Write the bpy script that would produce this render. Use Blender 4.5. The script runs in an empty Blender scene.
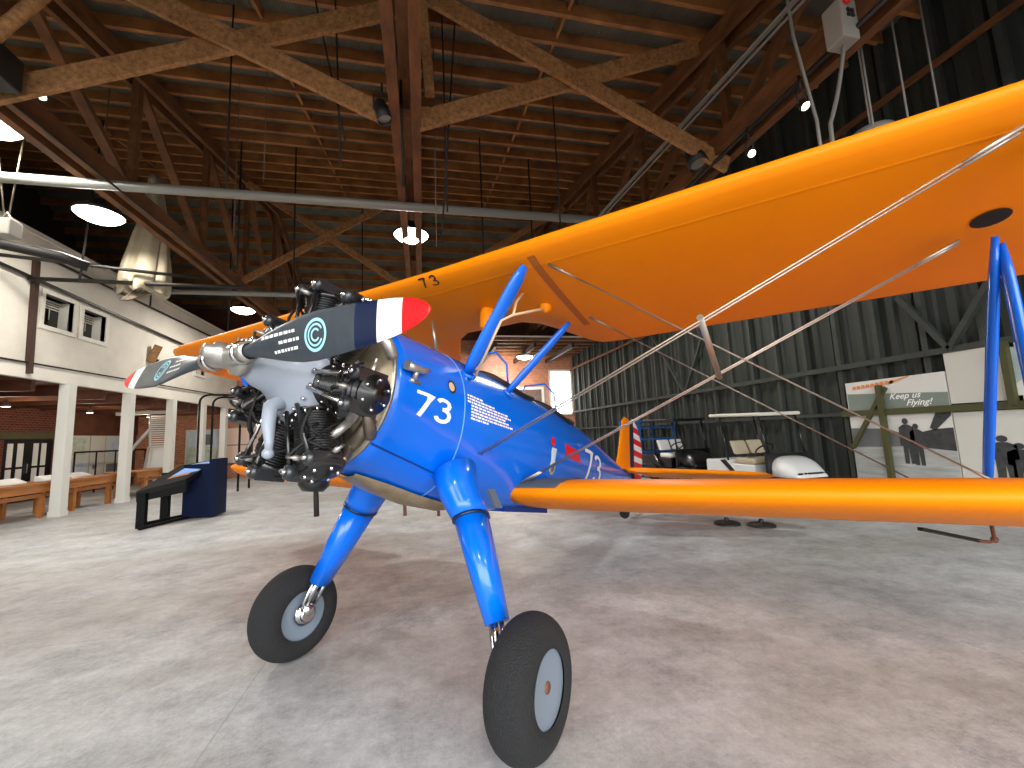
import bpy, bmesh, math, random
from mathutils import Vector, Matrix
random.seed(7)
sc = bpy.context.scene
COL = sc.collection
PI = math.pi
V = Vector

# ------------------------------------------------------------------ materials
def s2l(h):
    out = []
    for i in (0, 2, 4):
        c = int(h[i:i+2], 16) / 255
        out.append(c/12.92 if c <= .04045 else ((c+.055)/1.055)**2.4)
    return (*out, 1)

def mat(name, col, rough=.5, metal=0, spec=.5, coat=0, emit=None, estr=0, var=0, vscale=4, col2=None, bump=0, bscale=40, stretch=(1, 1, 1), trans=0, alpha=1):
    m = bpy.data.materials.new(name); m.use_nodes = True
    nt = m.node_tree; b = nt.nodes['Principled BSDF']
    c = s2l(col) if isinstance(col, str) else (*col, 1)
    b.inputs['Base Color'].default_value = c
    b.inputs['Roughness'].default_value = rough
    b.inputs['Metallic'].default_value = metal
    b.inputs['Specular IOR Level'].default_value = spec
    b.inputs['Coat Weight'].default_value = coat
    b.inputs['Coat Roughness'].default_value = .08
    if trans: b.inputs['Transmission Weight'].default_value = trans
    if alpha < 1: b.inputs['Alpha'].default_value = alpha
    if emit:
        b.inputs['Emission Color'].default_value = s2l(emit); b.inputs['Emission Strength'].default_value = estr
    if var or bump:
        tc = nt.nodes.new('ShaderNodeTexCoord'); mp = nt.nodes.new('ShaderNodeMapping')
        mp.inputs['Scale'].default_value = stretch
        nt.links.new(tc.outputs['Object'], mp.inputs['Vector'])
    if var:
        n = nt.nodes.new('ShaderNodeTexNoise'); n.inputs['Scale'].default_value = vscale; n.inputs['Detail'].default_value = 6
        n.inputs['Roughness'].default_value = .65
        nt.links.new(mp.outputs['Vector'], n.inputs['Vector'])
        r = nt.nodes.new('ShaderNodeValToRGB')
        r.color_ramp.elements[0].position = .5-.28; r.color_ramp.elements[1].position = .5+.25
        c2 = s2l(col2) if col2 else tuple(x*(1-var) for x in c[:3])+(1,)
        r.color_ramp.elements[0].color = c2; r.color_ramp.elements[1].color = c
        nt.links.new(n.outputs['Fac'], r.inputs['Fac']); nt.links.new(r.outputs['Color'], b.inputs['Base Color'])
    if bump:
        n2 = nt.nodes.new('ShaderNodeTexNoise'); n2.inputs['Scale'].default_value = bscale; n2.inputs['Detail'].default_value = 3
        nt.links.new(mp.outputs['Vector'], n2.inputs['Vector'])
        bp = nt.nodes.new('ShaderNodeBump'); bp.inputs['Strength'].default_value = bump; bp.inputs['Distance'].default_value = .02
        nt.links.new(n2.outputs['Fac'], bp.inputs['Height']); nt.links.new(bp.outputs['Normal'], b.inputs['Normal'])
    return m

def wave_mat(name, col, axis, scale, rough=.6, dist=.03, strength=.8, col2=None, metal=0, profile='SIN', vscale=1.5, spec=.4):
    m = mat(name, col, rough, metal, spec, var=.3, vscale=vscale, col2=col2)
    nt = m.node_tree; b = nt.nodes['Principled BSDF']
    tc = nt.nodes.new('ShaderNodeTexCoord'); w = nt.nodes.new('ShaderNodeTexWave')
    w.bands_direction = axis; w.wave_profile = profile; w.inputs['Scale'].default_value = scale
    nt.links.new(tc.outputs['Object'], w.inputs['Vector'])
    bp = nt.nodes.new('ShaderNodeBump'); bp.inputs['Distance'].default_value = dist; bp.inputs['Strength'].default_value = strength
    nt.links.new(w.outputs['Fac'], bp.inputs['Height']); nt.links.new(bp.outputs['Normal'], b.inputs['Normal'])
    return m

def brick_mat(name, c1, c2, mortar, scale=4):
    m = mat(name, c1, .85, spec=.2)
    nt = m.node_tree; b = nt.nodes['Principled BSDF']
    tc = nt.nodes.new('ShaderNodeTexCoord'); mp = nt.nodes.new('ShaderNodeMapping')
    sep = nt.nodes.new('ShaderNodeSeparateXYZ'); com = nt.nodes.new('ShaderNodeCombineXYZ'); ad = nt.nodes.new('ShaderNodeMath'); ad.operation = 'ADD'
    nt.links.new(tc.outputs['Object'], sep.inputs[0])
    nt.links.new(sep.outputs['X'], ad.inputs[0]); nt.links.new(sep.outputs['Y'], ad.inputs[1])
    nt.links.new(ad.outputs[0], com.inputs['X']); nt.links.new(sep.outputs['Z'], com.inputs['Y'])
    br = nt.nodes.new('ShaderNodeTexBrick'); br.inputs['Scale'].default_value = scale
    br.inputs['Color1'].default_value = s2l(c1); br.inputs['Color2'].default_value = s2l(c2); br.inputs['Mortar'].default_value = s2l(mortar)
    br.inputs['Mortar Size'].default_value = .02
    nt.links.new(com.outputs[0], br.inputs['Vector']); nt.links.new(br.outputs['Color'], b.inputs['Base Color'])
    return m

def concrete():
    m = mat('concrete', 'a09a92', .5, spec=.45)
    nt = m.node_tree; b = nt.nodes['Principled BSDF']; L = nt.links.new
    tc = nt.nodes.new('ShaderNodeTexCoord')
    def noise(scale, det, rgh, st=None):
        n = nt.nodes.new('ShaderNodeTexNoise'); n.inputs['Scale'].default_value = scale; n.inputs['Detail'].default_value = det; n.inputs['Roughness'].default_value = rgh
        if st:
            mp = nt.nodes.new('ShaderNodeMapping'); mp.inputs['Scale'].default_value = st; L(tc.outputs['Object'], mp.inputs['Vector']); L(mp.outputs['Vector'], n.inputs['Vector'])
        else: L(tc.outputs['Object'], n.inputs['Vector'])
        return n
    def ramp(n, p0, c0, p1, c1):
        r = nt.nodes.new('ShaderNodeValToRGB'); r.color_ramp.elements[0].position = p0; r.color_ramp.elements[1].position = p1
        r.color_ramp.elements[0].color = s2l(c0); r.color_ramp.elements[1].color = s2l(c1); L(n.outputs['Fac'], r.inputs['Fac']); return r
    def mix(a, c, fac, mode='MIX'):
        x = nt.nodes.new('ShaderNodeMix'); x.data_type = 'RGBA'; x.blend_type = mode
        if isinstance(fac, float): x.inputs[0].default_value = fac
        else: L(fac, x.inputs[0])
        L(a, x.inputs[6]); L(c, x.inputs[7]); return x.outputs[2]
    big = ramp(noise(.55, 6, .6, (1, 1.3, 1)), .32, '828588', .66, 'b0b4b6')
    fine = ramp(noise(11, 10, .8), .37, '66696b', .62, 'dde0e2')
    spots = ramp(noise(2.2, 6, .7), .36, '75787a', .6, 'cdd1d2')
    grit = ramp(noise(45, 6, .8), .38, '5e6062', .6, 'e2e4e5')
    c = mix(big.outputs[0], fine.outputs[0], .5)
    c = mix(c, grit.outputs[0], .22)
    c = mix(c, spots.outputs[0], .40)
    # warm dull patina in large bands further into the hall
    warm = nt.nodes.new('ShaderNodeValToRGB'); n = noise(.35, 4, .6, (.7, 1.6, 1)); L(n.outputs['Fac'], warm.inputs['Fac'])
    warm.color_ramp.elements[0].position = .42; warm.color_ramp.elements[1].position = .62
    tan = nt.nodes.new('ShaderNodeRGB'); tan.outputs[0].default_value = s2l('8f887b')
    mf = nt.nodes.new('ShaderNodeMath'); mf.operation = 'MULTIPLY'; mf.inputs[1].default_value = .45; L(warm.outputs[0], mf.inputs[0])
    c = mix(c, tan.outputs[0], mf.outputs[0])
    # sawn joints
    sep = nt.nodes.new('ShaderNodeSeparateXYZ'); L(tc.outputs['Object'], sep.inputs[0])
    js = []
    for ax, per, off in (('X', 4.6, 1.1), ('Y', 4.6, .4)):
        a = nt.nodes.new('ShaderNodeMath'); a.operation = 'ADD'; a.inputs[1].default_value = 100*per+off; L(sep.outputs[ax], a.inputs[0])
        mo = nt.nodes.new('ShaderNodeMath'); mo.operation = 'MODULO'; mo.inputs[1].default_value = per; L(a.outputs[0], mo.inputs[0])
        lt = nt.nodes.new('ShaderNodeMath'); lt.operation = 'LESS_THAN'; lt.inputs[1].default_value = .012; L(mo.outputs[0], lt.inputs[0]); js.append(lt)
    mx = nt.nodes.new('ShaderNodeMath'); mx.operation = 'MAXIMUM'; L(js[0].outputs[0], mx.inputs[0]); L(js[1].outputs[0], mx.inputs[1])
    sm = nt.nodes.new('ShaderNodeMath'); sm.operation = 'MULTIPLY'; sm.inputs[1].default_value = .22; L(mx.outputs[0], sm.inputs[0])
    dk = nt.nodes.new('ShaderNodeRGB'); dk.outputs[0].default_value = s2l('4a443e')
    c = mix(c, dk.outputs[0], sm.outputs[0])
    L(c, b.inputs['Base Color'])
    rr = nt.nodes.new('ShaderNodeMapRange'); rr.inputs['To Min'].default_value = .32; rr.inputs['To Max'].default_value = .6
    L(noise(1.3, 5, .6).outputs['Fac'], rr.inputs['Value']); L(rr.outputs[0], b.inputs['Roughness'])
    bp = nt.nodes.new('ShaderNodeBump'); bp.inputs['Strength'].default_value = .45; bp.inputs['Distance'].default_value = .01
    L(noise(14, 8, .75).outputs['Fac'], bp.inputs['Height']); L(bp.outputs['Normal'], b.inputs['Normal'])
    return m

M = {}
M['concrete'] = concrete()
M['blue'] = mat('blue_gloss_paint', (.0, .135, .72), .24, spec=.4, coat=.35)
M['blue_dark'] = mat('blue_wheel_leg_band', (.001, .03, .2), .3)
M['orange'] = mat('orange_yellow_fabric_dope', (.92, .25, .0), .45, spec=.16, coat=.0, var=.1, vscale=1.2)
M['walk'] = mat('grey_walkway_grit', '4c5560', .85, bump=.4, bscale=150)
M['prop'] = mat('propeller_dark_grey', '3e464e', .38, spec=.5, var=.35, vscale=9, stretch=(1, 3, 1))
M['navy'] = mat('propeller_navy_band', '0d1c3c', .3)
M['white'] = mat('white_paint', 'f2f2ee', .4)
M['red'] = mat('red_paint', 'e0141c', .35)
M['cyan'] = mat('cyan_decal', '9fd8e6', .4)
M['hub'] = mat('bare_hub_metal', 'c2beb6', .33, metal=.75, var=.35, vscale=14)
M['chrome'] = mat('polished_steel', 'd5d5d5', .18, metal=1)
M['crank'] = mat('crankcase_grey_enamel', '8f97a3', .4, spec=.4, coat=.1)
M['cyl'] = mat('black_cylinder_enamel', '0b0b0c', .32, spec=.6, coat=.2)
M['rocker'] = mat('rocker_cover_dark_grey', '25272a', .3, spec=.6, coat=.3)
M['black'] = mat('black_rubber', '161617', .6)
M['tire'] = mat('tire_rubber', '262729', .78, spec=.35, bump=.8, bscale=130, var=.4, vscale=60)
M['rim'] = mat('wheel_disc_grey', '6d7985', .42, spec=.5)
M['rust'] = mat('rusty_hub_cap', '6b4330', .7)
M['plate'] = mat('firewall_cream_metal', 'b8ab92', .38, metal=.55, var=.45, vscale=7, col2='8a7350')
M['bronze'] = mat('heat_tinted_exhaust', '8d8274', .33, metal=.85, var=.4, vscale=12)
M['darksteel'] = mat('dark_steel', '34312e', .45, metal=.7)
M['wire'] = mat('bracing_wire_steel', 'b9aea0', .35, metal=.8)
M['tan'] = mat('tan_varnished_pipe', 'd2b58c', .45)
M['glass'] = mat('clear_windshield', 'e8f2f5', .04, spec=.5, alpha=.18)
M['pane'] = mat('window_pane', 'e8eef0', .05, alpha=.12)
M['darkpane'] = mat('dark_window_pane', '15130f', .1, spec=.6)
M['leather'] = mat('cockpit_coaming_leather', '1b1613', .6)
M['wood'] = mat('aged_roof_timber', '86552a', .75, var=.55, vscale=5, col2='38200f', stretch=(1, .35, 1), bump=.3, bscale=30)
M['timber'] = mat('stamped_brace_timber', 'c08d57', .72, var=.6, vscale=16, col2='5f3a1c', bump=.3, bscale=30)
M['purlin'] = mat('purlin_wood', 'b87c42', .7, var=.6, vscale=1.6, col2='552d14')
M['roof'] = wave_mat('roof_sheet', '707064', 'X', 6, .8, .02, .5, '44443a')
M['clap'] = wave_mat('white_clapboard', 'e0dbcf', 'Z', 2.6, .75, .02, .4, 'cbc6b8', profile='SAW', spec=.2)
M['fascia'] = mat('white_fascia_paint', 'e2ded2', .7, var=.12, vscale=2)
M['post'] = mat('white_post_paint', 'd4d4cc', .6)
M['brick'] = brick_mat('red_brick', '6e3423', '54271b', '6f6258', 3.2)
M['brickfar'] = brick_mat('pink_brick', 'b87a5c', '9d6247', 'b59a86', 3)
M['ply'] = mat('red_brown_plywood', '6d3c22', .7, var=.45, vscale=2, col2='331a0e')
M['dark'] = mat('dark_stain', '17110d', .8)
M['rightwall'] = mat('green_black_corrugated_iron', '3a3f3a', .62, spec=.35, var=.5, vscale=2.2, col2='222622', stretch=(1, 1, .15))
M['stud'] = mat('dark_green_stud', '3d423c', .7, var=.4, vscale=3, col2='262a26')
M['olive'] = mat('olive_painted_timber', '4a4a26', .65, var=.35, vscale=5)
M['conduit'] = mat('galvanised_pipe', '8a8b84', .5, metal=.25)
M['lamp'] = mat('lamp_glow', 'fff6e6', .5, emit='fff6ea', estr=14)
M['spotglow'] = mat('small_lamp_glow', 'fff6e6', .5, emit='fff3de', estr=6)
M['lampbody'] = mat('lamp_housing_black', '1a1a1a', .5)
M['cloth'] = mat('off_white_parachute_cloth', 'b9b09a', .8, var=.3, vscale=3, col2='9d9176')
M['rope'] = mat('rope', '6e6252', .85)
M['blackrope'] = mat('black_cable', '0e0d0c', .7)
M['box'] = mat('grey_enclosure', '96938a', .5)
M['counter'] = mat('honey_pine', 'b8793d', .5, var=.35, vscale=3, col2='94582a', stretch=(3, .6, 3))
M['paper'] = mat('paper_white', 'e4e4e0', .6)
M['greenart'] = mat('green_print', '8aa08a', .6, var=.5, vscale=6, col2='d7dcd0')
M['blueart'] = mat('blue_print', '9db4cc', .6, var=.5, vscale=4, col2='d8dfe4')
M['pinkpanel'] = mat('pale_pink_panel', 'd3b7a6', .6)
M['kioskblue'] = mat('kiosk_navy_laminate', '071634', .55, spec=.12)
M['kioskblack'] = mat('kiosk_black_metal', '0d0d0f', .5, spec=.2)
M['screen'] = mat('kiosk_label_blue', '7f9fd6', .35)
M['cartwhite'] = mat('cart_white_plastic', 'dcdedc', .25, coat=.4)
M['cartblack'] = mat('cart_black_plastic', '0d0d0f', .3, coat=.3)
M['cartroof'] = mat('cart_canopy_cream', 'd6d5c9', .4)
M['beige'] = mat('cart_seat_beige', 'b5aa92', .6)
M['bluerack'] = mat('blue_rack_metal', '14508a', .4)
M['mural'] = mat('mural_grey_sky', 'd2d2cd', .5)
M['muralband'] = mat('mural_green_grey', '77837a', .5)
M['muralground'] = mat('mural_ground', 'b9bcb9', .5, var=.35, vscale=4, col2='7f8381', stretch=(1, .4, 4))
M['muraldark'] = mat('mural_dark_figure', '1f2021', .5, var=.4, vscale=14, col2='46494b')
M['muralmid'] = mat('mural_mid_grey', '6c7072', .5, var=.3, vscale=6)
M['panelwhite'] = mat('white_exhibit_panel', 'c6c5bc', .55)
M['skyprint'] = mat('teal_sky_print', '7d9a94', .5, var=.5, vscale=3, col2='cdd6da')
M['flame'] = mat('orange_script', 'd98a4a', .5)
M['soffit'] = mat('pale_soffit_board', 'd9d4c8', .6)

# ------------------------------------------------------------------ mesh builder
class MB:
    def __init__(s, f=None): s.v = []; s.f = []; s.m = []; s.sm = []; s.fn = f
    def add(s, vs, fs, mi=0, smooth=False):
        o = len(s.v); s.v += [tuple(s.fn(p)) if s.fn else tuple(p) for p in vs]
        for f in fs: s.f.append([o+i for i in f]); s.m.append(mi); s.sm.append(smooth)
        return s
    def box(s, lo, hi, mi=0):
        x0, y0, z0 = lo; x1, y1, z1 = hi
        return s.add([(x0,y0,z0),(x1,y0,z0),(x1,y1,z0),(x0,y1,z0),(x0,y0,z1),(x1,y0,z1),(x1,y1,z1),(x0,y1,z1)],
            [(0,3,2,1),(4,5,6,7),(0,1,5,4),(1,2,6,5),(2,3,7,6),(3,0,4,7)], mi)
    def beam(s, p, q, w, h, up=(0,0,1), mi=0):
        p = V(p); q = V(q); d = (q-p).normalized(); up = V(up)
        if abs(d.dot(up)) > .98: up = V((0,1,0))
        a = d.cross(up).normalized(); b = a.cross(d)
        vs = [e+a*x*w/2+b*y*h/2 for e in (p, q) for x, y in ((-1,-1),(1,-1),(1,1),(-1,1))]
        return s.add(vs, [(0,3,2,1),(4,5,6,7),(0,1,5,4),(1,2,6,5),(2,3,7,6),(3,0,4,7)], mi)
    def tube(s, pts, r, n=8, mi=0, cap=True, rs=None, flat=None):
        pts = [V(p) for p in pts]; rings = []
        prev = None
        for i, p in enumerate(pts):
            d = (pts[min(i+1, len(pts)-1)]-pts[max(i-1, 0)])
            d = d.normalized() if d.length > 1e-9 else V((0,0,1))
            if prev is None:
                up = V((0,0,1)) if abs(d.z) < .9 else V((1,0,0))
                a = d.cross(up).normalized()
            else:
                a = prev-d*prev.dot(d); a.normalize()
            prev = a; b = d.cross(a)
            rr = rs[i] if rs else r
            fx = flat if flat else 1
            rings.append([p+(a*math.cos(t)+b*math.sin(t)*fx)*rr for t in [2*PI*k/n for k in range(n)]])
        return s.loft(rings, cap, mi)
    def loft(s, rings, cap=True, mi=0, smooth=True, closed=True):
        n = len(rings[0]); vs = [p for r in rings for p in r]; fs = []
        for i in range(len(rings)-1):
            for k in range(n if closed else n-1):
                fs.append((i*n+k, i*n+(k+1) % n, (i+1)*n+(k+1) % n, (i+1)*n+k))
        s.add(vs, fs, mi, smooth)
        if cap:
            o = len(s.v)-len(vs)
            s.f.append([o+k for k in range(n)][::-1]); s.m.append(mi); s.sm.append(False)
            s.f.append([o+(len(rings)-1)*n+k for k in range(n)]); s.m.append(mi); s.sm.append(False)
        return s
    def lathe(s, prof, org, axis, n=24, mi=0, cap=False):
        ax = V(axis).normalized(); o = V(org)
        up = V((0,0,1)) if abs(ax.z) < .9 else V((1,0,0))
        a = ax.cross(up).normalized(); b = ax.cross(a)
        rings = [[o+ax*h+(a*math.cos(2*PI*k/n)+b*math.sin(2*PI*k/n))*r for k in range(n)] for r, h in prof]
        return s.loft(rings, cap, mi)
    def ball(s, c, r, n=10, mi=0, sc3=(1,1,1)):
        c = V(c); rings = []
        for i in range(n//2+1):
            th = PI*i/(n//2); rr = max(math.sin(th), .02)
            rings.append([c+V((math.cos(2*PI*k/n)*rr*r*sc3[0], math.sin(2*PI*k/n)*rr*r*sc3[1], math.cos(th)*r*sc3[2])) for k in range(n)])
        return s.loft(rings, True, mi)
    def prism(s, poly, d, mi=0):
        d = V(d); n = len(poly); P = [V(p) for p in poly]; vs = P+[p+d for p in P]
        fs = [tuple(range(n))[::-1], tuple(range(n, 2*n))]+[(i, (i+1) % n, n+(i+1) % n, n+i) for i in range(n)]
        return s.add(vs, fs, mi)
    def build(s, name, m, parent=None, bevel=0, label=None):
        me = bpy.data.meshes.new(name); me.from_pydata(s.v, [], s.f)
        for mm in (m if isinstance(m, (list, tuple)) else [m]): me.materials.append(mm)
        me.polygons.foreach_set('material_index', s.m); me.polygons.foreach_set('use_smooth', s.sm)
        me.validate()
        bm = bmesh.new(); bm.from_mesh(me); bmesh.ops.recalc_face_normals(bm, faces=bm.faces); bm.to_mesh(me); bm.free()
        o = bpy.data.objects.new(name, me); COL.objects.link(o)
        if parent: o.parent = parent
        if bevel:
            b = o.modifiers.new('bevel', 'BEVEL'); b.width = bevel; b.segments = 2; b.limit_method = 'ANGLE'
        if label: o['label'] = label
        return o

def thing(name, label, cat, loc=(0,0,0), group=None, kind=None, rot=(0,0,0)):
    o = bpy.data.objects.new(name, None); COL.objects.link(o); o.location = loc; o.rotation_euler = rot; o.empty_display_size = .1
    return tag(o, label, cat, group, kind)
def tag(o, label, cat=None, group=None, kind=None):
    o['label'] = label
    if cat: o['category'] = cat
    if group: o['group'] = group
    if kind: o['kind'] = kind
    return o
def at(loc):
    l = V(loc); return MB(lambda p: V(p)-l)
def dup(root, loc, label=None, rot=None):
    r = root.copy(); COL.objects.link(r); r.location = loc
    if rot is not None: r.rotation_euler = rot
    if label: r['label'] = label
    for ch in list(root.children):
        c = ch.copy(); COL.objects.link(c); c.parent = r
        for g in list(ch.children):
            q = g.copy(); COL.objects.link(q); q.parent = c
    return r
def bez(p0, p1, p2, n=10):
    p0, p1, p2 = V(p0), V(p1), V(p2)
    return [p0*(1-t)**2+p1*2*t*(1-t)+p2*t*t for t in [i/n for i in range(n+1)]]

# ------------------------------------------------------------------ camera
cd = bpy.data.cameras.new('camera'); cam = bpy.data.objects.new('camera', cd); COL.objects.link(cam); sc.camera = cam
cd.sensor_fit = 'HORIZONTAL'; cd.sensor_width = 36; cd.lens = 414.82/1024*36; cd.clip_start = .05; cd.clip_end = 200
FW = V((.2131, .9699, .118)).normalized(); RT = V((.977, -.2096, -.0428)); RT = (RT-FW*RT.dot(FW)).normalized(); UP = RT.cross(FW)
mw = Matrix((RT, UP, -FW)).transposed().to_4x4(); mw.translation = V((0, 0, 1.51)); cam.matrix_world = mw

# ------------------------------------------------------------------ room shell
SL, SR, TF, TN = -8.62, 8.4, 22.0, -6.0     # left face, right wall, far wall, near opening
def roofz(t): return 7.55+.197*t if t < 16.5 else 7.55+.197*16.5-.5*(t-16.5)
def structure(o, label=None):
    o['kind'] = 'structure'; o['category'] = {'trim': 'post'}.get(o.name.split('_')[0], o.name.split('_')[0])
    if label: o['label'] = label
    return o

fl = MB().box((-13.2, TN-.2, -.2), (SR+.1, TF+.2, 0)).build('floor', M['concrete']); structure(fl, 'mottled grey concrete hangar floor')
r = MB()
ts = [TN-.2, 0, 5, 10, 16.5, TF+.2]
for a, b in zip(ts[:-1], ts[1:]):
    r.add([(-13.2,a,roofz(a)),(SR+.2,a,roofz(a)),(SR+.2,b,roofz(b)),(-13.2,b,roofz(b)),(-13.2,a,roofz(a)+.1),(SR+.2,a,roofz(a)+.1),(SR+.2,b,roofz(b)+.1),(-13.2,b,roofz(b)+.1)],
          [(0,3,2,1),(4,5,6,7),(0,1,5,4),(2,3,7,6),(1,2,6,5),(3,0,4,7)])
ceil = structure(r.build('ceiling', M['roof']), 'corrugated metal roof sheets over timber purlins')
t = -1.6
k = 0
while t < 21.6:
    z = roofz(t)
    mb = MB().box((-13.1, t-.035, z-.24), (SR, t+.035, z-.005))
    mb.build('purlin', M['purlin'], ceil)
    t += .62 if t < 16.5 else .55
# short blocking between purlins
mb = MB()
for s0 in (2.5, -2.6, -7.9):
    t = -.7
    while t < 16:
        z = roofz(t); mb.beam((s0, t-.27, z-.13), (s0+.02, t+.27, z-.03), .05, .18); t += .62
mb.build('purlin_blocking', M['purlin'], ceil)

# left: white mezzanine wall on posts
wl = MB()
def wall_holes(mb, x0, x1, t0, t1, z0, z1, holes):
    """wall slab between x0,x1 with rectangular holes (ta,tb,za,zb)"""
    te = sorted({t0, t1, *[h[0] for h in holes], *[h[1] for h in holes]}); ze = sorted({z0, z1, *[h[2] for h in holes], *[h[3] for h in holes]})
    for a, b in zip(te[:-1], te[1:]):
        for c, e in zip(ze[:-1], ze[1:]):
            if not any(h[0] <= a and b <= h[1] and h[2] <= c and e <= h[3] for h in holes): mb.box((x0, a, c), (x1, b, e))
wl_h = [(11.5, 12.35, 4.5, 5.25), (12.65, 13.45, 4.5, 5.22), (18.2, 18.9, 4.35, 5.35)]
wall_holes(wl, SL-.12, SL, TN, TF, 3.2, 6.55, wl_h)
w = structure(wl.build('wall_left', M['clap']), 'white clapboard mezzanine wall above the posts')
MB().box((SL, TN, 3.2), (SL+.03, TF, 3.52)).build('fascia_board', M['fascia'], w)
MB().box((SL-.05, TN, 6.5), (SL+.05, TF, 6.6)).build('cap_rail', M['fascia'], w)
MB().beam((SL+.06, 9, 3.50), (SL+.06, 21.5, 3.72), .03, .035).build('conduit_line', M['dark'], w)
MB().beam((SL+.08, 6, 5.62), (SL+.08, 19.5, 5.20), .05, .06).build('sloping_pipe', M['darksteel'], w)
MB().beam((SL+.06, 11.3, 6.08), (SL+.06, 20, 6.07), .035, .05).build('upper_pipe', M['darksteel'], w)
MB().beam((SL+.05, 11.22, 3.3), (SL+.05, 11.15, 5.9), .09, .11).build('downpipe', mat('brown_downpipe', '3b241a', .7), w)
MB().box((SL-4.5, TN, 3.2), (SL-.1, TF, 3.28)).build('mezzanine_deck', M['ply'], w)
MB().box((SL-4.5, TN, 6.5), (SL-.1, TF, 6.6)).build('mezzanine_top', M['dark'], w)
for t in [TN+1.1*i for i in range(26)]:
    MB().box((SL-4.4, t-.05, 2.95), (SL-.13, t+.05, 3.2)).build('deck_joist', M['ply'], w)
for i, h in enumerate(wl_h):
    o = MB()
    a, b, c, e = h
    for lo, hi in (((SL-.1,a-.1,c-.1),(SL+.035,b+.1,c)),((SL-.1,a-.1,e),(SL+.035,b+.1,e+.1)),((SL-.1,a-.1,c),(SL+.035,a,e)),((SL-.1,b,c),(SL+.035,b+.1,e))): o.box(lo, hi)
    o.box((SL-.3,a,c),(SL-.1,a+.02,e)); o.box((SL-.3,b-.02,c),(SL-.1,b,e))
    wn = structure(o.build('window_%d' % (i+1), M['fascia']), ('square dark window in the white wall, nearer one', 'square dark window in the white wall, next one along', 'narrow window in white wall behind the propeller tip')[i])
    MB().box((SL-.32,a,c),(SL-.3,b,e)).build('pane', M['darkpane'], wn)
    bl = MB()
    for q in range(4): bl.box((SL-.29,a+.03,e-.06*q-.05),(SL-.26,b-.03,e-.06*q-.02))
    bl.tube([(SL-.27,(a+b)/2+.1,e-.2),(SL-.27,(a+b)/2+.1,c+.25)], .012, 6)
    bl.build('blind', M['fascia'], wn)
for i, t in enumerate((10.1, 12.38, 14.6, 16.8, 18.9, 20.8)):
    o = MB().box((SL-.11, t-.11, 0), (SL+.11, t+.11, 3.2)).box((SL-.125, t-.125, 0), (SL+.125, t+.125, .12)).build('trim_%d' % (i+1), M['post'])
    structure(o, ('white timber post just outside the left edge of the photo', 'white timber post between the first two pine counters, nearest in view', 'white timber post between pine counter and white folding stair', 'white timber post just right of the white folding stair', 'white timber post just left of the bent black rails', 'white timber post behind the bent black rails')[i])

# left aisle back wall: brick below, plywood strip above
WA = -12.6
wb = MB(); wall_holes(wb, WA-.2, WA, TN, TF, 0, 3.25, [(15.9, 17.7, 0, 1.98)])
w2 = structure(wb.build('wall_aisle', M['brick']), 'brick wall at the back of the left aisle')
MB().box((WA, 17.9, 2.15), (WA+.03, TF, 3.1)).build('plywood_strip', M['ply'], w2)
MB().box((WA, 15.6, 2.0), (WA+.05, 17.9, 2.22)).build('lintel', M['olive'], w2)
d1 = structure(MB().box((WA-.15,15.9,0),(WA-.05,17.7,1.98)).build('door_1', M['kioskblack']), 'black glazed double door in the brick wall')
pn = MB(); gl = MB()
for a, b in ((16.08,16.26),(16.42,16.62),(16.98,17.16),(17.28,17.46)):
    for c, e in ((.35,1.05),(1.12,1.86)): gl.box((WA-.06,a,c),(WA-.035,b,e))
gl.build('glazing', M['paper'], d1)
MB().box((WA-.05,16.75,.9),(WA-.01,16.79,1.2)).build('handle', M['chrome'], d1)

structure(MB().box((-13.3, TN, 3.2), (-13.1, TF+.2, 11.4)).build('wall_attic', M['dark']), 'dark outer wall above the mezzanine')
structure(MB().box((-60, TN-70, -.25), (60, TN-.2, -.02)).build('ground_apron', mat('dark_asphalt', '3a3a3a', .9, var=.3, vscale=1)), 'unseen dark asphalt apron outside the open door, added to cut upward light')  # unseen slab, added dark so less light comes up from outside
# right wall: corrugated iron on studs and girts
zt = 11.3
wr = MB()
prof = []
t = TN
while t < TF+.1:
    prof.append((t, 0)); prof.append((t+.12, 0)); prof.append((t+.15, .045)); prof.append((t+.27, .045)); t += .30
n = len(prof)
vs = [(SR+h, t, 0) for t, h in prof]+[(SR+h, t, zt) for t, h in prof]
wr.add(vs, [(i, i+1, n+i+1, n+i) for i in range(n-1)])
wr.box((SR+.1, TN, 0), (SR+.18, TF, zt))
wrt = structure(wr.build('wall_right', M['rightwall']), 'dark green-grey corrugated iron wall with studs')
for t in [TN+.75*i for i in range(38)]:
    MB().box((SR-.1, t-.045, 0), (SR+.0, t+.045, zt-.5)).build('stud', M['stud'], wrt)
for z in (2.54, 4.95, 7.2):
    MB().box((SR-.16, TN, z-.05), (SR-.1, TF, z+.05)).build('girt', M['stud'] if z < 4.5 else M['wood'], wrt)
MB().box((SR-.2, TN, 1.55), (SR-.1, 6.75, 1.66)).build('rail', M['olive'], wrt)
MB().box((SR-.17, 6.75, 1.57), (SR-.1, TF, 1.64)).build('rail', M['stud'], wrt)
MB().beam((SR-.17, 5.9, 2.05), (SR-.17, 6.62, .95), .07, .07, (1,0,0)).build('diagonal_brace', M['olive'], wrt)
MB().box((SR-.24, 5.95, .0), (SR-.16, 6.03, 2.1)).build('olive_post', M['olive'], wrt)
MB().box((SR-.24, 4.21, 1.6), (SR-.15, 4.29, 2.52)).build('olive_post', M['olive'], wrt)
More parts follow.
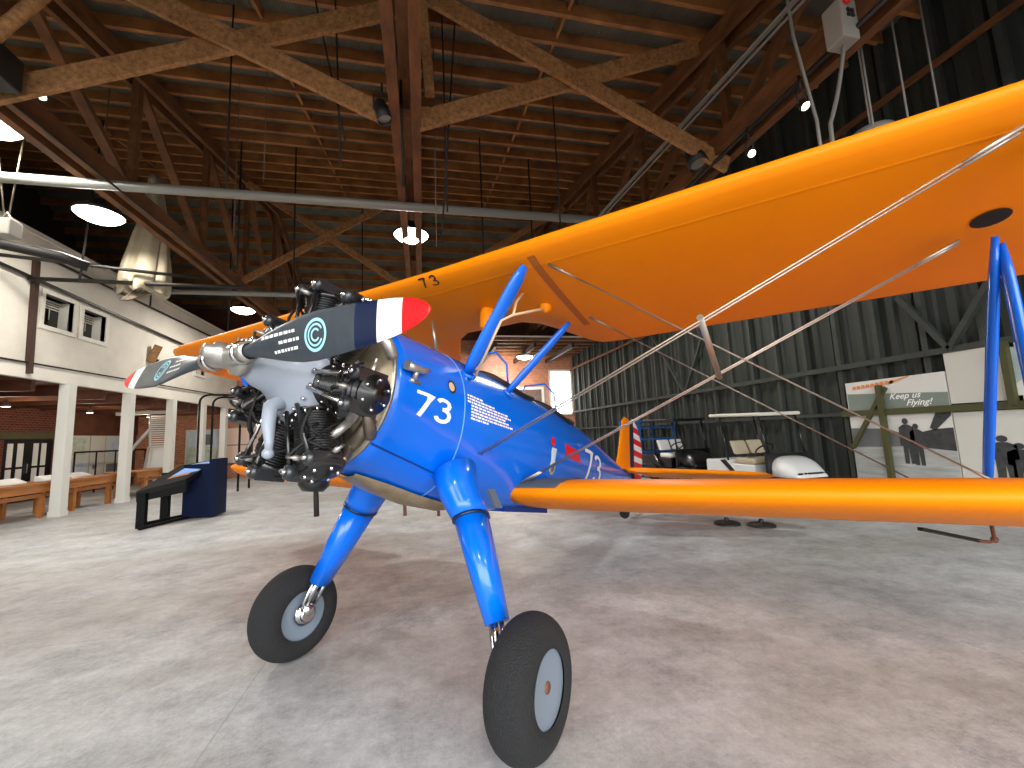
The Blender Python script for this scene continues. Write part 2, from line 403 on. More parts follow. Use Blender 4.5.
for (t0, z0), (t1, z1) in (((5.5,3.6),(4.9,2.55)),((4.0,3.9),(4.9,2.55)),((13.5,4.9),(11.8,2.54)),((10.2,4.9),(11.8,2.54))):
    MB().beam((SR-.13, t0, z0), (SR-.13, t1, z1), .08, .1, (1,0,0)).build('diagonal_brace', M['stud'], wrt)

# far wall
wf = MB()
xe = [(-13.2, 7.02), (7.02, 8.25), (8.25, SR+.2)]
for a, b in xe:
    if a == 7.02: wf.box((a, TF, 0), (b, TF+.2, 2.45)); wf.box((a, TF, 4.9), (b, TF+.2, 11.2))
    else: wf.box((a, TF, 0), (b, TF+.2, 11.2))
wfo = structure(wf.build('wall_back', M['brickfar']), 'pale pink brick wall at the far end of the hangar')
w4 = MB()
for lo, hi in (((7.0,TF-.04,2.4),(8.3,TF+.1,2.5)),((7.0,TF-.04,4.85),(8.3,TF+.1,4.95)),((6.95,TF-.04,2.4),(7.05,TF+.1,4.95)),((8.2,TF-.04,2.4),(8.3,TF+.1,4.95)),((7.6,TF+.02,2.5),(7.64,TF+.08,4.9))): w4.box(lo, hi)
w4 = structure(w4.build('window_4', M['fascia']), 'tall bright window at far end beside dark wall')
MB().box((7.05,TF+.06,2.5),(8.2,TF+.065,4.85)).build('pane', M['pane'], w4)
MB().box((4.6, TF-.1, 0), (6.6, TF-.02, 4.0)).build('pale_door_frame', M['fascia'], wfo)
MB().box((4.75, TF-.12, 0), (6.45, TF-.08, 3.85)).build('far_door_leaf', M['ply'], wfo)
MB().box((-8.0, TF-.06, 0), (3.5, TF-.01, 2.6)).build('dark_panelling', M['ply'], wfo)
MB().box((-13.2, TF-.06, 6.6), (SR, TF-.01, 11.1)).build('dark_gable_boards', M['ply'], wfo)
# low pale soffit with joists at the far end
sf = structure(MB().box((2.6, 17.6, 5.75), (SR-.1, TF-.1, 5.82)).build('ceiling_lean_to', M['soffit']), 'pale soffit boards over the far bay')
for i in range(6):
    MB().box((2.6, 17.6+.72*i, 5.62), (SR-.1, 17.72+.72*i, 5.75)).build('joist', M['wood'], sf)
for s0 in (3.2, 5.0, 6.8):
    MB().beam((s0, 17.6, 5.4), (s0, TF-.1, 5.4), .12, .2).build('header', M['leather'], sf)

# near end: open hangar door with a header and jambs
wn = MB().box((-13.2, TN-.2, 6.0), (SR+.2, TN, 10)).box((SL-.1, TN-.2, 0), (SL+.8, TN, 6)).box((SR-.8, TN-.2, 0), (SR+.2, TN, 6)).box((-13.2, TN-.2, 0), (SL-.1, TN, 6))
structure(wn.build('wall_front', M['clap']), 'front wall around the open hangar door')

# ------------------------------------------------------------------ roof trusses
def truss(s0, label, tn, tl):
    r = thing('roof_truss', label, 'roof truss', (s0, tn, 6.3), kind='structure')
    A = lambda: at((s0, tn, 6.3))
    A().box((s0-.22,tn,6.14),(s0-.08,21.9,6.46)).box((s0+.08,tn,6.14),(s0+.22,21.9,6.46)).build('bottom_chord', M['wood'], r)
    top = A()
    for dx in (-.15, .15):
        top.beam((s0+dx, tn, roofz(tn)-.42), (s0+dx, 16.5, roofz(16.5)-.42), .1, .3)
        top.beam((s0+dx, 16.5, roofz(16.5)-.42), (s0+dx, 21.9, roofz(21.9)-.42), .1, .3)
    top.build('top_chord', M['wood'], r)
    pts = tl
    for i, t in enumerate(pts):
        A().box((s0-.06, t-.07, 6.3), (s0+.06, t+.07, roofz(t)-.4)).build('web_post', M['wood'], r)
    for a, b in zip(pts[:-1], pts[1:]):
        A().beam((s0, a, roofz(a)-.5), (s0, b, 6.45), .1, .16, (1,0,0)).build('web_diagonal', M['wood'], r)
    return r
truss(-5.45, 'heavy timber roof truss running above the left side', -1, (1.2, 3.6, 6.2, 8.9, 11.6, 14.2, 16.8, 19.4))
truss(-.16, 'timber roof truss running down the middle of the hall', -1, (1.2, 3.4, 5.8, 8.5, 11.2, 13.9, 16.6, 19.3))
truss(5.25, 'timber roof truss above the upper wing on the right', -1, (1.2, 3.4, 5.6, 8.3, 11.0, 13.7, 16.4, 19.1))

def brace(p, q, label, k=.29):
    p = V(p); q = V(q)
    o = at(p).beam(p, q, .07, k, (0,0,1)).build('sway_brace', M['timber']); o.location = p
    tag(o, label, 'roof brace', 'crossed sway braces between the trusses', 'structure')
brace((-5.35,5.78,8.3), (-.45,5.78,6.2), 'stamped timber brace falling towards the centre truss on the left')
brace((-5.35,5.9,5.88), (-.35,5.9,8.1), 'stamped timber brace rising towards the centre truss on the left')
brace((.25,5.78,8.3), (5.3,5.78,6.0), 'stamped timber brace falling away from the centre truss on the right')
brace((.0,5.9,6.25), (5.2,5.9,8.45), 'stamped timber brace rising away from the centre truss on the right')
brace((-.35,13.5,6.3), (-5.2,13.5,9.6), 'far timber brace on the left, deep in the roof', .2)
brace((-5.2,13.4,6.4), (-.35,13.4,9.6), 'far timber brace on the left, crossing the other one', .2)
brace((.1,13.5,6.3), (5.2,13.5,9.6), 'far timber brace on the right, deep in the roof', .2)
# pair of short hangers by the centre truss
for dx, nm in ((-.40,'left'), (.14,'right')):
    o = at((dx,5.7,6.6)).beam((dx-.05,5.7,8.4),(dx+.05,5.7,6.55), .14, .1, (0,1,0)).build('truss_hanger', M['timber']); o.location = (dx,5.7,6.6)
    tag(o, 'short vertical timber hanger on the %s face of the centre truss' % nm, 'timber', 'truss hangers', 'structure')

# ------------------------------------------------------------------ pipes and cables overhead
def tube_thing(name, label, cat, pts, r, m, group=None, n=8):
    p0 = V(pts[0]); o = at(p0).tube(pts, r, n).build(name, m); o.location = p0
    return tag(o, label, cat, group)
tube_thing('white_pipe', 'long pale pipe crossing the hall under the trusses', 'pipe', [(SL+.1,7.87,6.0),(3.9,7.88,6.0)], .085, M['conduit'])
tube_thing('sprinkler_pipe', 'pale pipe crossing low between white wall and far trusses', 'pipe', [(SL+.2,13.4,6.02),(-1.2,13.4,6.0)], .08, M['conduit'])
for i, (dx, dz) in enumerate(((0,0),(.07,.03),(.14,.0))):
    tube_thing('conduit', ('outermost', 'middle', 'innermost')[i]+' of three steel conduits running under the right truss', 'conduit', [(4.95+dx,1.5,6.95+dz),(4.55+dx,11,7.1+dz),(4.4+dx,14,7.1+dz)], .022, M['conduit'], 'conduits under the right truss', 6)
def cable(p, q, label, r=.012, m='blackrope'):
    tube_thing('hanging_cable', label, 'cable', [p, q], r, M[m], 'cables hanging from the roof', 6)
cable((-1.52,6,8.4), (-1.04,6,5.9), 'black cable slanting left of the centre truss', .014)
cable((-1.2,6,8.5), (-1.1,6,5.5), 'black cable hanging straight left of the centre truss', .014)
cable((.42,6,8.6), (.43,6,4.9), 'black cable hanging right of the centre truss', .014)
cable((.66,6,8.6), (.33,6,4.4), 'black cable slanting right of the centre truss', .014)
cable((.30,6.6,8.7), (.28,6.6,4.6), 'thin grey cord behind the black cables', .008, 'rope')
cable((-3.0,7.0,8.9), (-3.0,7.0,5.6), 'black cable hanging between the crossed braces and white pipe', .014)
cable((2.6,7.0,8.6), (2.6,7.0,5.4), 'black cable hanging beside the right crossed braces', .014)
cable((-2.6,7.4,9.0), (-2.6,7.4,6.0), 'thin pale cord above the white pipe', .007, 'rope')
cable((-3.6,8.8,9.0), (-3.6,8.8,5.6), 'thin pale cord further back above the white pipe', .007, 'rope')
cable((-6.9,7.9,7.6), (-6.55,7.9,5.3), 'pale cord above the hanging grey box, outer one', .012, 'rope')
cable((-6.35,7.9,7.6), (-6.5,7.9,5.3), 'pale cord above the hanging grey box, inner one', .012, 'rope')
cable((-.22,5.5,8.6), (-.22,5.5,7.1), 'short black chain above the hook block', .03)
o = at((-.22,5.5,6.95)).ball((-.22,5.5,6.95), .13, 12, sc3=(1,1,1.5)).build('hook_block', M['lampbody']); o.location = (-.22,5.5,6.95); tag(o, 'black hook block hanging at the centre truss', 'hook')
cable((-.22,5.5,6.8), (-.2,5.6,5.0), 'black chain running down from the hook block', .02)
# beam rail hanging on the left with steel rods
tube_thing('steel_rod', 'thin steel tie rod slanting under the left truss', 'rod', [(-5.2,5.9,6.1),(-4.9,8.6,5.85),(-4.5,10.2,5.6)], .018, M['darksteel'], None, 6)
tube_thing('pale_strut', 'pale round strut at upper left corner above the black box', 'strut', [(-4.9,5.4,6.1),(-3.9,5.4,7.6)], .07, M['timber'])
for i, (a, b) in enumerate((((-7.0,10.4,9.0),(-7.2,10.4,5.2)),((-7.6,13.5,9),(-7.6,13.5,5.6)),((-4.6,11.5,9.6),(-4.6,11.5,6.0)),((-3.4,12,10),(-3.4,12,5.8)),((1.6,10,9.3),(1.6,10,5.6)),((3.2,11,9.6),(3.2,11,5.4)),((-2.0,15,10),(-2.0,15,5.6)),((-6.2,15,10),(-6.2,15,5.2)))):
    cable(a, b, ('dark rod hanging before the white wall, nearest', 'dark rod hanging before the white wall, second', 'dark rod hanging behind the left truss', 'dark rod left of the centre lamp', 'dark rod right of the centre lamp', 'dark rod near the right truss above the wing', 'dark rod deep behind the centre lamp', 'dark rod above the orange wing tip')[i], .022, 'blackrope')

# ------------------------------------------------------------------ lamps
def lamp(s, t, z, label, power, light=True):
    r = thing('high_bay_lamp', label, 'ceiling lamp', (s, t, z), 'round high bay lamps')
    A = lambda: at((s, t, z))
    A().lathe([(.02,.34),(.09,.33),(.12,.18),(.40,.06),(.42,.0),(.40,-.01)], (s,t,z), (0,0,1), 24).build('housing', M['lampbody'], r)
    A().lathe([(.001,-.15),(.12,-.145),(.25,-.11),(.34,-.06),(.395,-.005),(.001,.0)], (s,t,z), (0,0,1), 24).build('diffuser', M['lamp'], r)
    A().tube([(s,t,z+.33),(s,t,5.8 if t > 18 else roofz(t)-.12)], .012, 6).build('suspension_cable', M['rope'], r)
    if light:
        ld = bpy.data.lights.new('lamp_light', 'AREA'); ld.shape = 'DISK'; ld.size = .7; ld.energy = power; ld.color = (1, .95, .88); ld.spread = PI
        lo = bpy.data.objects.new('lamp_light', ld); COL.objects.link(lo); lo.parent = r; lo.location = (0,0,-.17)
    return r
LP = 185
lamp(-.18, 9.6, 6.27, 'round glowing lamp hanging near the middle above the propeller', LP)
lamp(-6.4, 9.6, 6.32, 'large glowing lamp hanging before the white wall', LP)
lamp(-6.5, 7.4, 6.62, 'glowing lamp cut by the left edge of the photo', LP)
lamp(5.6, 9.6, 6.3, 'lamp hidden behind the upper wing on the right', LP)
lamp(-.2, 16.4, 6.4, 'lamp deep in the hall hidden behind the upper wing', LP)
lamp(5.0, 19.6, 5.25, 'lamp under the pale soffit near the far window', LP)
bl_ = bpy.data.lights.new('soffit_bulb', 'POINT'); bl_.energy = 260; bl_.color = (1,.93,.84); bl_.shadow_soft_size = .15  # added fill light without a fixture, brightens the soffit and far bay
bo_ = bpy.data.objects.new('soffit_bulb', bl_); COL.objects.link(bo_); bo_.location = (4.2, 20.6, 4.6)
lamp(-6.3, 16.4, 6.4, 'lamp deep in the hall before the white wall', LP)
lamp(-.2, -3.2, 6.3, 'unseen lamp above the camera, added for front light', LP)  # unseen row added behind the camera to light nose and near floor
lamp(-6.2, -3.2, 6.3, 'unseen lamp above the near left floor, added for front light', LP)
lamp(5.9, -3.2, 6.3, 'unseen lamp above the near right floor, added for front light', LP)
for i, (s, t, z) in enumerate(((-10.5,13.2,2.75),(-10.5,16,2.75),(-10.5,19,2.75))):
    r = thing('aisle_lamp', ('small lamp under the mezzanine by the first post', 'small lamp under the mezzanine beside the second post', 'small lamp under the mezzanine at its far end')[i], 'lamp', (s,t,z), 'small aisle lamps')
    A = at((s,t,z)); A.lathe([(.02,.12),(.05,.1),(.09,.0)], (s,t,z), (0,0,1), 14).build('shade', M['conduit'], r)
    at((s,t,z)).lathe([(.001,-.0),(.085,-.0),(.085,.01),(.001,.01)], (s,t,z), (0,0,1), 14).build('bulb', M['spotglow'], r)
    at((s,t,z)).tube([(s,t,z+.1),(s,t,2.95)], .012, 6).build('stem', M['dark'], r)
    ld = bpy.data.lights.new('aisle_light', 'POINT'); ld.energy = 45; ld.color = (1,.84,.65); ld.shadow_soft_size = .1
    lo = bpy.data.objects.new('aisle_light', ld); COL.objects.link(lo); lo.parent = r; lo.location = (0,0,-.15)

def spot(p, d, label, ln=.34, rad=.11, glow=False):
    r = thing('stage_light', label, 'spotlight', p)
    p = V(p); d = V(d).normalized()
    at(p).lathe([(.02,-.02),(rad*.8,0),(rad,ln*.5),(rad*1.05,ln),(rad*.95,ln),(rad*.9,ln*.85)], p, d, 16).build('barrel', M['lampbody'], r)
    at(p).lathe([(.001,ln*.86),(rad*.9,ln*.86)], p, d, 16).build('lens', M['spotglow'] if glow else M['conduit'], r)
    y = at(p); q = p+d*ln*.4
    y.tube([q+V((rad*1.15,0,0)), q+V((rad*1.15,0,.22)), q+V((-rad*1.15,0,.22)), q+V((-rad*1.15,0,0))], .014, 6); y.tube([q+V((0,0,.22)), q+V((0,0,.42))], .018, 6)
    y.build('yoke', M['lampbody'], r)
spot((-.52,5.7,6.32), (.25,-.1,-1), 'black stage light clamped beside the centre truss', .3, .1)
spot((4.75,5.95,6.35), (.1,-.3,-1), 'black stage light at foot of the right crossed brace', .36, .16)
spot((5.0,4.1,5.72), (-.1,-.5,-.7), 'small spotlight below the dark rail by the grey box', .16, .06, True)
spot((5.0,5.0,5.66), (-.3,-.6,-.6), 'small spotlight just above the orange wing edge', .16, .06, True)
spot((-4.85,6.2,6.25), (.2,-.5,-.5), 'tiny spotlight under the left truss', .12, .05, True)
r = thing('loudspeaker', 'black loudspeaker box at upper left corner', 'speaker', (-4.95,5.6,6.05))
A = at((-4.95,5.6,6.05)); A.box((-5.2,5.4,5.88),(-4.72,5.75,6.3)); A.build('cabinet', M['lampbody'], r, bevel=.02)
at((-4.95,5.6,6.05)).lathe([(.001,0),(.12,.0),(.14,.02)], (-4.95,5.39,6.08), (0,-1,0), 16).build('grille', M['black'], r)
at((-4.95,5.6,6.05)).beam((-4.95,5.6,6.3),(-4.95,5.6,6.6), .05, .05).build('bracket', M['black'], r)

# dark rail + grey electrical box on the right
tube_thing('dark_rail', 'dark steel rail running under the right hand chord', 'rail', [(5.0,1.4,6.02),(5.0,9.8,5.98)], .035, M['darksteel'])
tube_thing('grey_pipe', 'grey pipe beside the dark rail on the right', 'pipe', [(5.3,1.4,6.5),(5.1,10,6.2)], .03, M['conduit'])
eb = thing('electrical_box', 'grey electrical box on the right with red button', 'electrical box', (4.75,3.5,5.95))
at((4.75,3.5,5.95)).box((4.78,3.3,5.86),(5.02,3.52,6.36)).build('enclosure', M['box'], eb, bevel=.015)
at((4.75,3.5,5.95)).lathe([(.035,0),(.04,.04),(.0,.05)], (4.86,3.3,6.30), (0,-1,0), 12).build('red_button', M['red'], eb)
A = at((4.75,3.5,5.95))
for q in range(2):
    for w_ in range(2): A.box((4.86+.06*q,3.285,6.12+.06*w_),(4.90+.06*q,3.31,6.16+.06*w_))
A.build('switch', M['lampbody'], eb)
tube_thing('flexible_conduit', 'pale flexible conduit dropping from the grey box', 'conduit', bez((4.92,3.42,5.87),(4.86,3.5,5.3),(4.66,3.5,4.9),8)+[(4.65,3.5,4.6),(4.65,3.5,4.0)], .022, M['conduit'])
tube_thing('vertical_conduit', 'tall pale conduit left of the grey electrical box', 'conduit', [(4.5,3.7,7.6),(4.55,3.7,6.2),(4.6,3.6,5.0),(4.6,3.6,4.0)], .018, M['conduit'])
for i, (s, t) in enumerate(((5.6,3.7),(5.95,3.55),(6.4,3.5))):
    tube_thing('lamp_rod', ('thin rod hanging right of the grey box, nearest it', 'thin rod hanging right of the grey box, middle', 'thin rod hanging right of the grey box, farthest')[i], 'rod', [(s,t,roofz(t)-.1),(s,t,4.4)], .012, M['conduit'], None, 6)
o = at((6.3,4.2,5.4)).lathe([(.03,.2),(.26,.12),(.3,0),(.001,0)], (6.3,4.2,5.4), (0,0,1), 20).tube([(6.3,4.2,5.55),(6.3,4.2,8.2)],.012,6).build('pale_lamp_shade', M['box']); o.location = (6.3,4.2,5.4); tag(o, 'pale lamp shade peeping over the wing edge', 'lamp')

# hanging box, curved duct and parachute on the left
hb = thing('hanging_box', 'small grey box hanging on cords at the left edge', 'box', (-6.5,7.9,5.15))
A = at((-6.5,7.9,5.15)); A.box((-6.66,7.78,5.0),(-6.38,8.02,5.28)).build('housing', M['box'], hb, bevel=.02)
at((-6.5,7.9,5.15)).tube([(-6.6,7.9,5.28),(-6.52,7.9,5.42),(-6.44,7.9,5.28)], .015, 6).build('bail', M['conduit'], hb)
tube_thing('curved_beam', 'dark curved beam below the hanging box at left edge', 'beam', [(-7.6,8.2,4.95),(-6.9,8.3,5.05),(-6.2,8.5,4.95),(-5.9,8.7,4.85)], .09, M['leather'])
pc = thing('parachute', 'off white parachute cloth hanging gathered from a dark bar', 'parachute', (-6.4,11.2,5.7))
A = at((-6.4,11.2,5.7)); rings = []
for i in range(15):
    f = i/14; z = 8.3-3.0*f
    wd = .10+.36*min(1, f*1.15)-.08*max(0, f-.8)
    rings.append([V((-6.45+.05*math.sin(f*5)+math.cos(a)*wd*(1+.15*math.sin(a*7+f*3)+.09*math.sin(a*13+f*7)), 11.3+math.sin(a)*wd*.8*(1+.18*math.cos(a*6+f*2)+.08*math.sin(a*11)), z+(.13*math.sin(a*5)*f**3))) for a in [2*PI*k/72 for k in range(72)]])
A.loft(rings).build('canopy_cloth', M['cloth'], pc)
A = at((-6.4,11.2,5.7))
for dx in (-.22,-.1,.03,.15,.25): A.tube([(-6.45+dx,11.3,5.32),(-6.45+dx*.3-.35,11.1,5.0)], .02, 6)
A.build('shroud_lines', M['rope'], pc)
tube_thing('hanging_bar', 'dark horizontal bar tied across below the parachute', 'bar', [(SL+.05,11.0,5.42),(-4.2,11.0,5.35)], .05, M['darksteel'])
tube_thing('wall_arm_bar', 'dark horizontal arm reaching out from the white wall', 'bar', [(SL-.05,9.9,5.55),(-5.2,11.2,5.62)], .04, M['darksteel'])

# ------------------------------------------------------------------ aisle exhibits
def counter(t0, t1, label, s0=-9.75, s1=-8.83, top=.82):
    r = thing('display_counter', label, 'counter', (-9.2, t0, 0), 'long honey pine display counters')
    A = lambda: at((-9.2, t0, 0))
    A().box((s0,t0,top-.04),(s1+.03,t1,top)).build('counter_top', M['counter'], r)
    A().box((s1-.04,t0,.6),(s1,t1,top-.04)).box((s0,t0,.6),(s0+.04,t1,top-.04)).build('apron', M['counter'], r)
    A().box((s1-.1,t0+.1,.48),(s1-.05,t1-.1,.57)).build('stretcher_rail', M['counter'], r)
    for t in (t0+.45, t1-.25):
        for s in (s1-.09, s0+.09):
            A().box((s-.05,t-.05,0),(s+.05,t+.05,.6)).build('leg', M['counter'], r)
    return r
counter(9.0, 12.55, 'honey pine display counter left of the first white post')
counter(12.78, 14.75, 'honey pine display counter between first and second white posts')
counter(15.6, 18.0, 'honey pine display counter behind the navy exhibit console')
counter(18.8, 21.2, 'honey pine display counter at the far end by the engine', -9.5)
for i, (s, t, a, b) in enumerate(((-9.2,11.1,.6,.7),(-9.25,12.0,.55,.8),(-9.2,13.2,.6,.7),(-9.2,14.0,.6,.7))):
    o = at((s,t,.835)).prism([(s-a/2,t-b/2,.822),(s-.05,t-b/2,.822),(s-.05,t-b/2,.85),(s-a/2,t-b/2,.95)], (0,b,0)).build('document_tray', M['paper']); o.location = (s,t,.835)
    tag(o, ('white document tray on the nearest pine counter', 'white document tray on pine counter close to the first post', 'white document tray just past the first white post', 'white document tray before the second white post')[i], 'tray', 'white document trays')
def panel(p0, p1, z0, z1, label, m, extra=None, th=.05):
    """vertical exhibit board from p0 to p1 (s,t) facing the hall"""
    p0 = V((*p0, 0)); p1 = V((*p1, 0)); d = (p1-p0).normalized(); nrm = V((d.y, -d.x, 0))
    base = V((p0.x, p0.y, z0)); r = thing('exhibit_board', label, 'panel', base)
    at(base).prism([p0+V((0,0,z0)), p1+V((0,0,z0)), p1+V((0,0,z1)), p0+V((0,0,z1))], -nrm*th).build('board', M['panelwhite'], r)
    for nm, (u0, u1, v0, v1), mm in [('print', (.03,.97,.04,.96), m)]+(extra or []):
        W = (p1-p0).length; H = z1-z0
        c = [p0+d*W*u+V((0,0,z0+H*v))+nrm*(.004 if nm == 'print' else .008) for u, v in ((u0,v0),(u1,v0),(u1,v1),(u0,v1))]
        at(base).prism(c, nrm*.004).build(nm, M[mm], r)
    return r
X = -12.53
panel((X,18.3),(X,19.2), .5, 2.12, 'white exhibit panel with green print by the first post', 'panelwhite', [('green_photo',(.1,.8,.55,.95),'greenart'),('text_block',(.1,.9,.1,.4),'blueart')])
panel((X,19.25),(X,20.0), .5, 2.12, 'plain white exhibit panel between green and blue prints', 'panelwhite', [('caption_block',(.2,.5,.2,.3),'muralmid')])
panel((X,20.05),(X,21.6), .5, 2.12, 'white exhibit panel with blue photo print', 'panelwhite', [('blue_photo',(.1,.95,.5,.95),'blueart'),('dark_strip',(.05,.95,.1,.3),'muralmid')])
panel((-10.6,TF-.12),(-9.2,TF-.12), .7, 2.3, 'exhibit panel with dark green landscape past the stair', 'blueart', [('green_hill',(.05,.95,.02,.5),'greenart'),('dark_tree',(.35,.8,.55,.85),'muralmid')])
panel((-9.1,TF-.12),(-7.9,TF-.12), .7, 2.3, 'pale pink exhibit panel behind the bent black rails', 'pinkpanel', [('thin_line',(0,1,.5,.53),'muralmid')])
panel((-7.8,TF-.12),(-6.2,TF-.12), .7, 2.3, 'pale exhibit panel behind the engine at far wall', 'pinkpanel', [('red_spot',(.3,.7,.4,.7),'red')])
rl = thing('black_railing', 'black railing before the white exhibit panels', 'railing', (-11.9,17.6,0))
A = lambda: at((-11.9,17.6,0))
A().tube([(-11.9,17.6,1.5),(-11.9,21.4,1.5)], .03, 8).build('top_rail', M['kioskblack'], rl)
for t in (17.6,18.6,19.6,20.6,21.4): A().tube([(-11.9,t,0),(-11.9,t,1.5)], .025, 8).build('rail_post', M['kioskblack'], rl)
st = thing('white_folding_stair', 'white zigzag stair beside second white post', 'stair', (-10.4,18.2,0))
A = lambda: at((-10.4,18.2,0))
P0, P1, P2 = V((-10.05,18.9,2.83)), V((-9.72,18.4,1.56)), V((-9.95,18.6,.62))
sd = V((.62,.2,0))
for sgn in (-.5,.5):
    A().beam(P0+sd*sgn, P1+sd*sgn, .06, .2).build('upper_stringer', M['post'], st)
    A().beam(P1+sd*sgn, P2+sd*sgn, .06, .24).build('lower_stringer', M['post'], st)
for i in range(15): q = P0.lerp(P1, (i+.5)/15); A().beam(q-sd*.5, q+sd*.5, .16, .04).build('tread', M['paper'], st)
A().prism([P1-sd*.5, P1+sd*.5, P2+sd*.5, P2-sd*.5], (0,.04,0)).build('lower_flight_board', M['paper'], st)
A().beam((-10.95,18.6,1.3), P0.lerp(P1,.45)-sd*.5, .09, .09).build('diagonal_strut', M['post'], st)
A().beam((-11.3,18.5,2.87), (-9.6,18.9,2.93), .12, .12).build('header_beam', M['post'], st)
A().box((-10.2,18.5,0),(-9.75,18.7,.64)).build('base_post', M['post'], st)

# exhibit console
kc = thing('exhibit_console', 'navy and black sloped exhibit console standing on the floor', 'console', (-4.9,10.2,0))
A = lambda: at((-4.9,10.2,0))
A().box((-5.0,10.3,.03),(-4.42,10.75,1.14)).build('cabinet', M['kioskblue'], kc, bevel=.01)
A().box((-4.50,10.25,.03),(-4.36,10.8,1.24)).build('end_panel', M['kioskblue'], kc, bevel=.01)
desk = [(-5.42,9.55,.70),(-4.78,9.95,.86),(-4.5,10.72,1.22),(-5.12,10.4,1.13)]
A().prism(desk, (0,0,-.1)).build('sloped_desk', M['kioskblack'], kc)
def dp(u, v, h):
    a, b, c, e = [V(p) for p in desk]; p = a.lerp(b, u).lerp(e.lerp(c, u), v); return p+V((0,0,h))
A().prism([dp(.35,.40,.004),dp(.95,.40,.004),dp(.95,.92,.004),dp(.35,.92,.004)], (0,0,.008)).build('blue_label', M['screen'], kc)
A().prism([dp(.35,.30,.004),dp(.8,.30,.004),dp(.8,.38,.004),dp(.35,.38,.004)], (0,0,.006)).build('tan_caption', M['counter'], kc)
A().prism([(-5.42,9.55,.62),(-4.78,9.95,.78),(-4.78,9.97,.6),(-5.42,9.57,.5)], (.02,.05,0)).build('desk_apron', M['kioskblack'], kc)
A().box((-5.40,9.55,0),(-5.26,9.65,.66)).build('leg', M['kioskblack'], kc)
A().box((-5.32,10.15,0),(-5.18,10.25,1.0)).build('leg', M['kioskblack'], kc)
A().beam((-5.38,9.55,.06),(-4.95,10.6,.06), .06, .07).beam((-5.2,9.3,.04),(-4.85,10.5,.04), .05, .05).build('base_bar', M['kioskblack'], kc)
hr = thing('bent_handrail', 'pair of bent black tube rails beyond the navy console', 'handrail', (-7.0,15.5,0))
A = lambda: at((-7.0,15.5,0))
for dt in (0, .9):
    A().tube([(-7.2,15.6+dt,0),(-7.2,15.6+dt,2.95)]+bez((-7.2,15.6+dt,2.95),(-7.2,15.6+dt,3.2),(-6.9,15.6+dt,3.22),6)+[(-6.2,15.6+dt,3.2)]+bez((-6.2,15.6+dt,3.2),(-6.0,15.6+dt,3.18),(-5.98,15.6+dt,2.9),6)+[(-5.98,15.6+dt,0)], .035, 8).build('bent_tube', M['kioskblack'], hr)
A().beam((-7.2,15.6,.2),(-7.2,16.5,.2), .05, .05).build('tie_bar', M['kioskblack'], hr)
wj = thing('wall_ornament', 'brown carved ornament on the white wall near propeller tip', 'ornament', (SL+.25,15.4,4.3))
at((SL+.25,15.4,4.3)).beam((SL+.05,15.4,4.3),(SL+.2,15.5,4.85), .18, .22).build('upper_block', M['timber'], wj)
at((SL+.25,15.4,4.3)).beam((SL+.02,15.5,4.45),(SL+.2,15.5,4.35), .1, .1).build('bracket', M['dark'], wj)

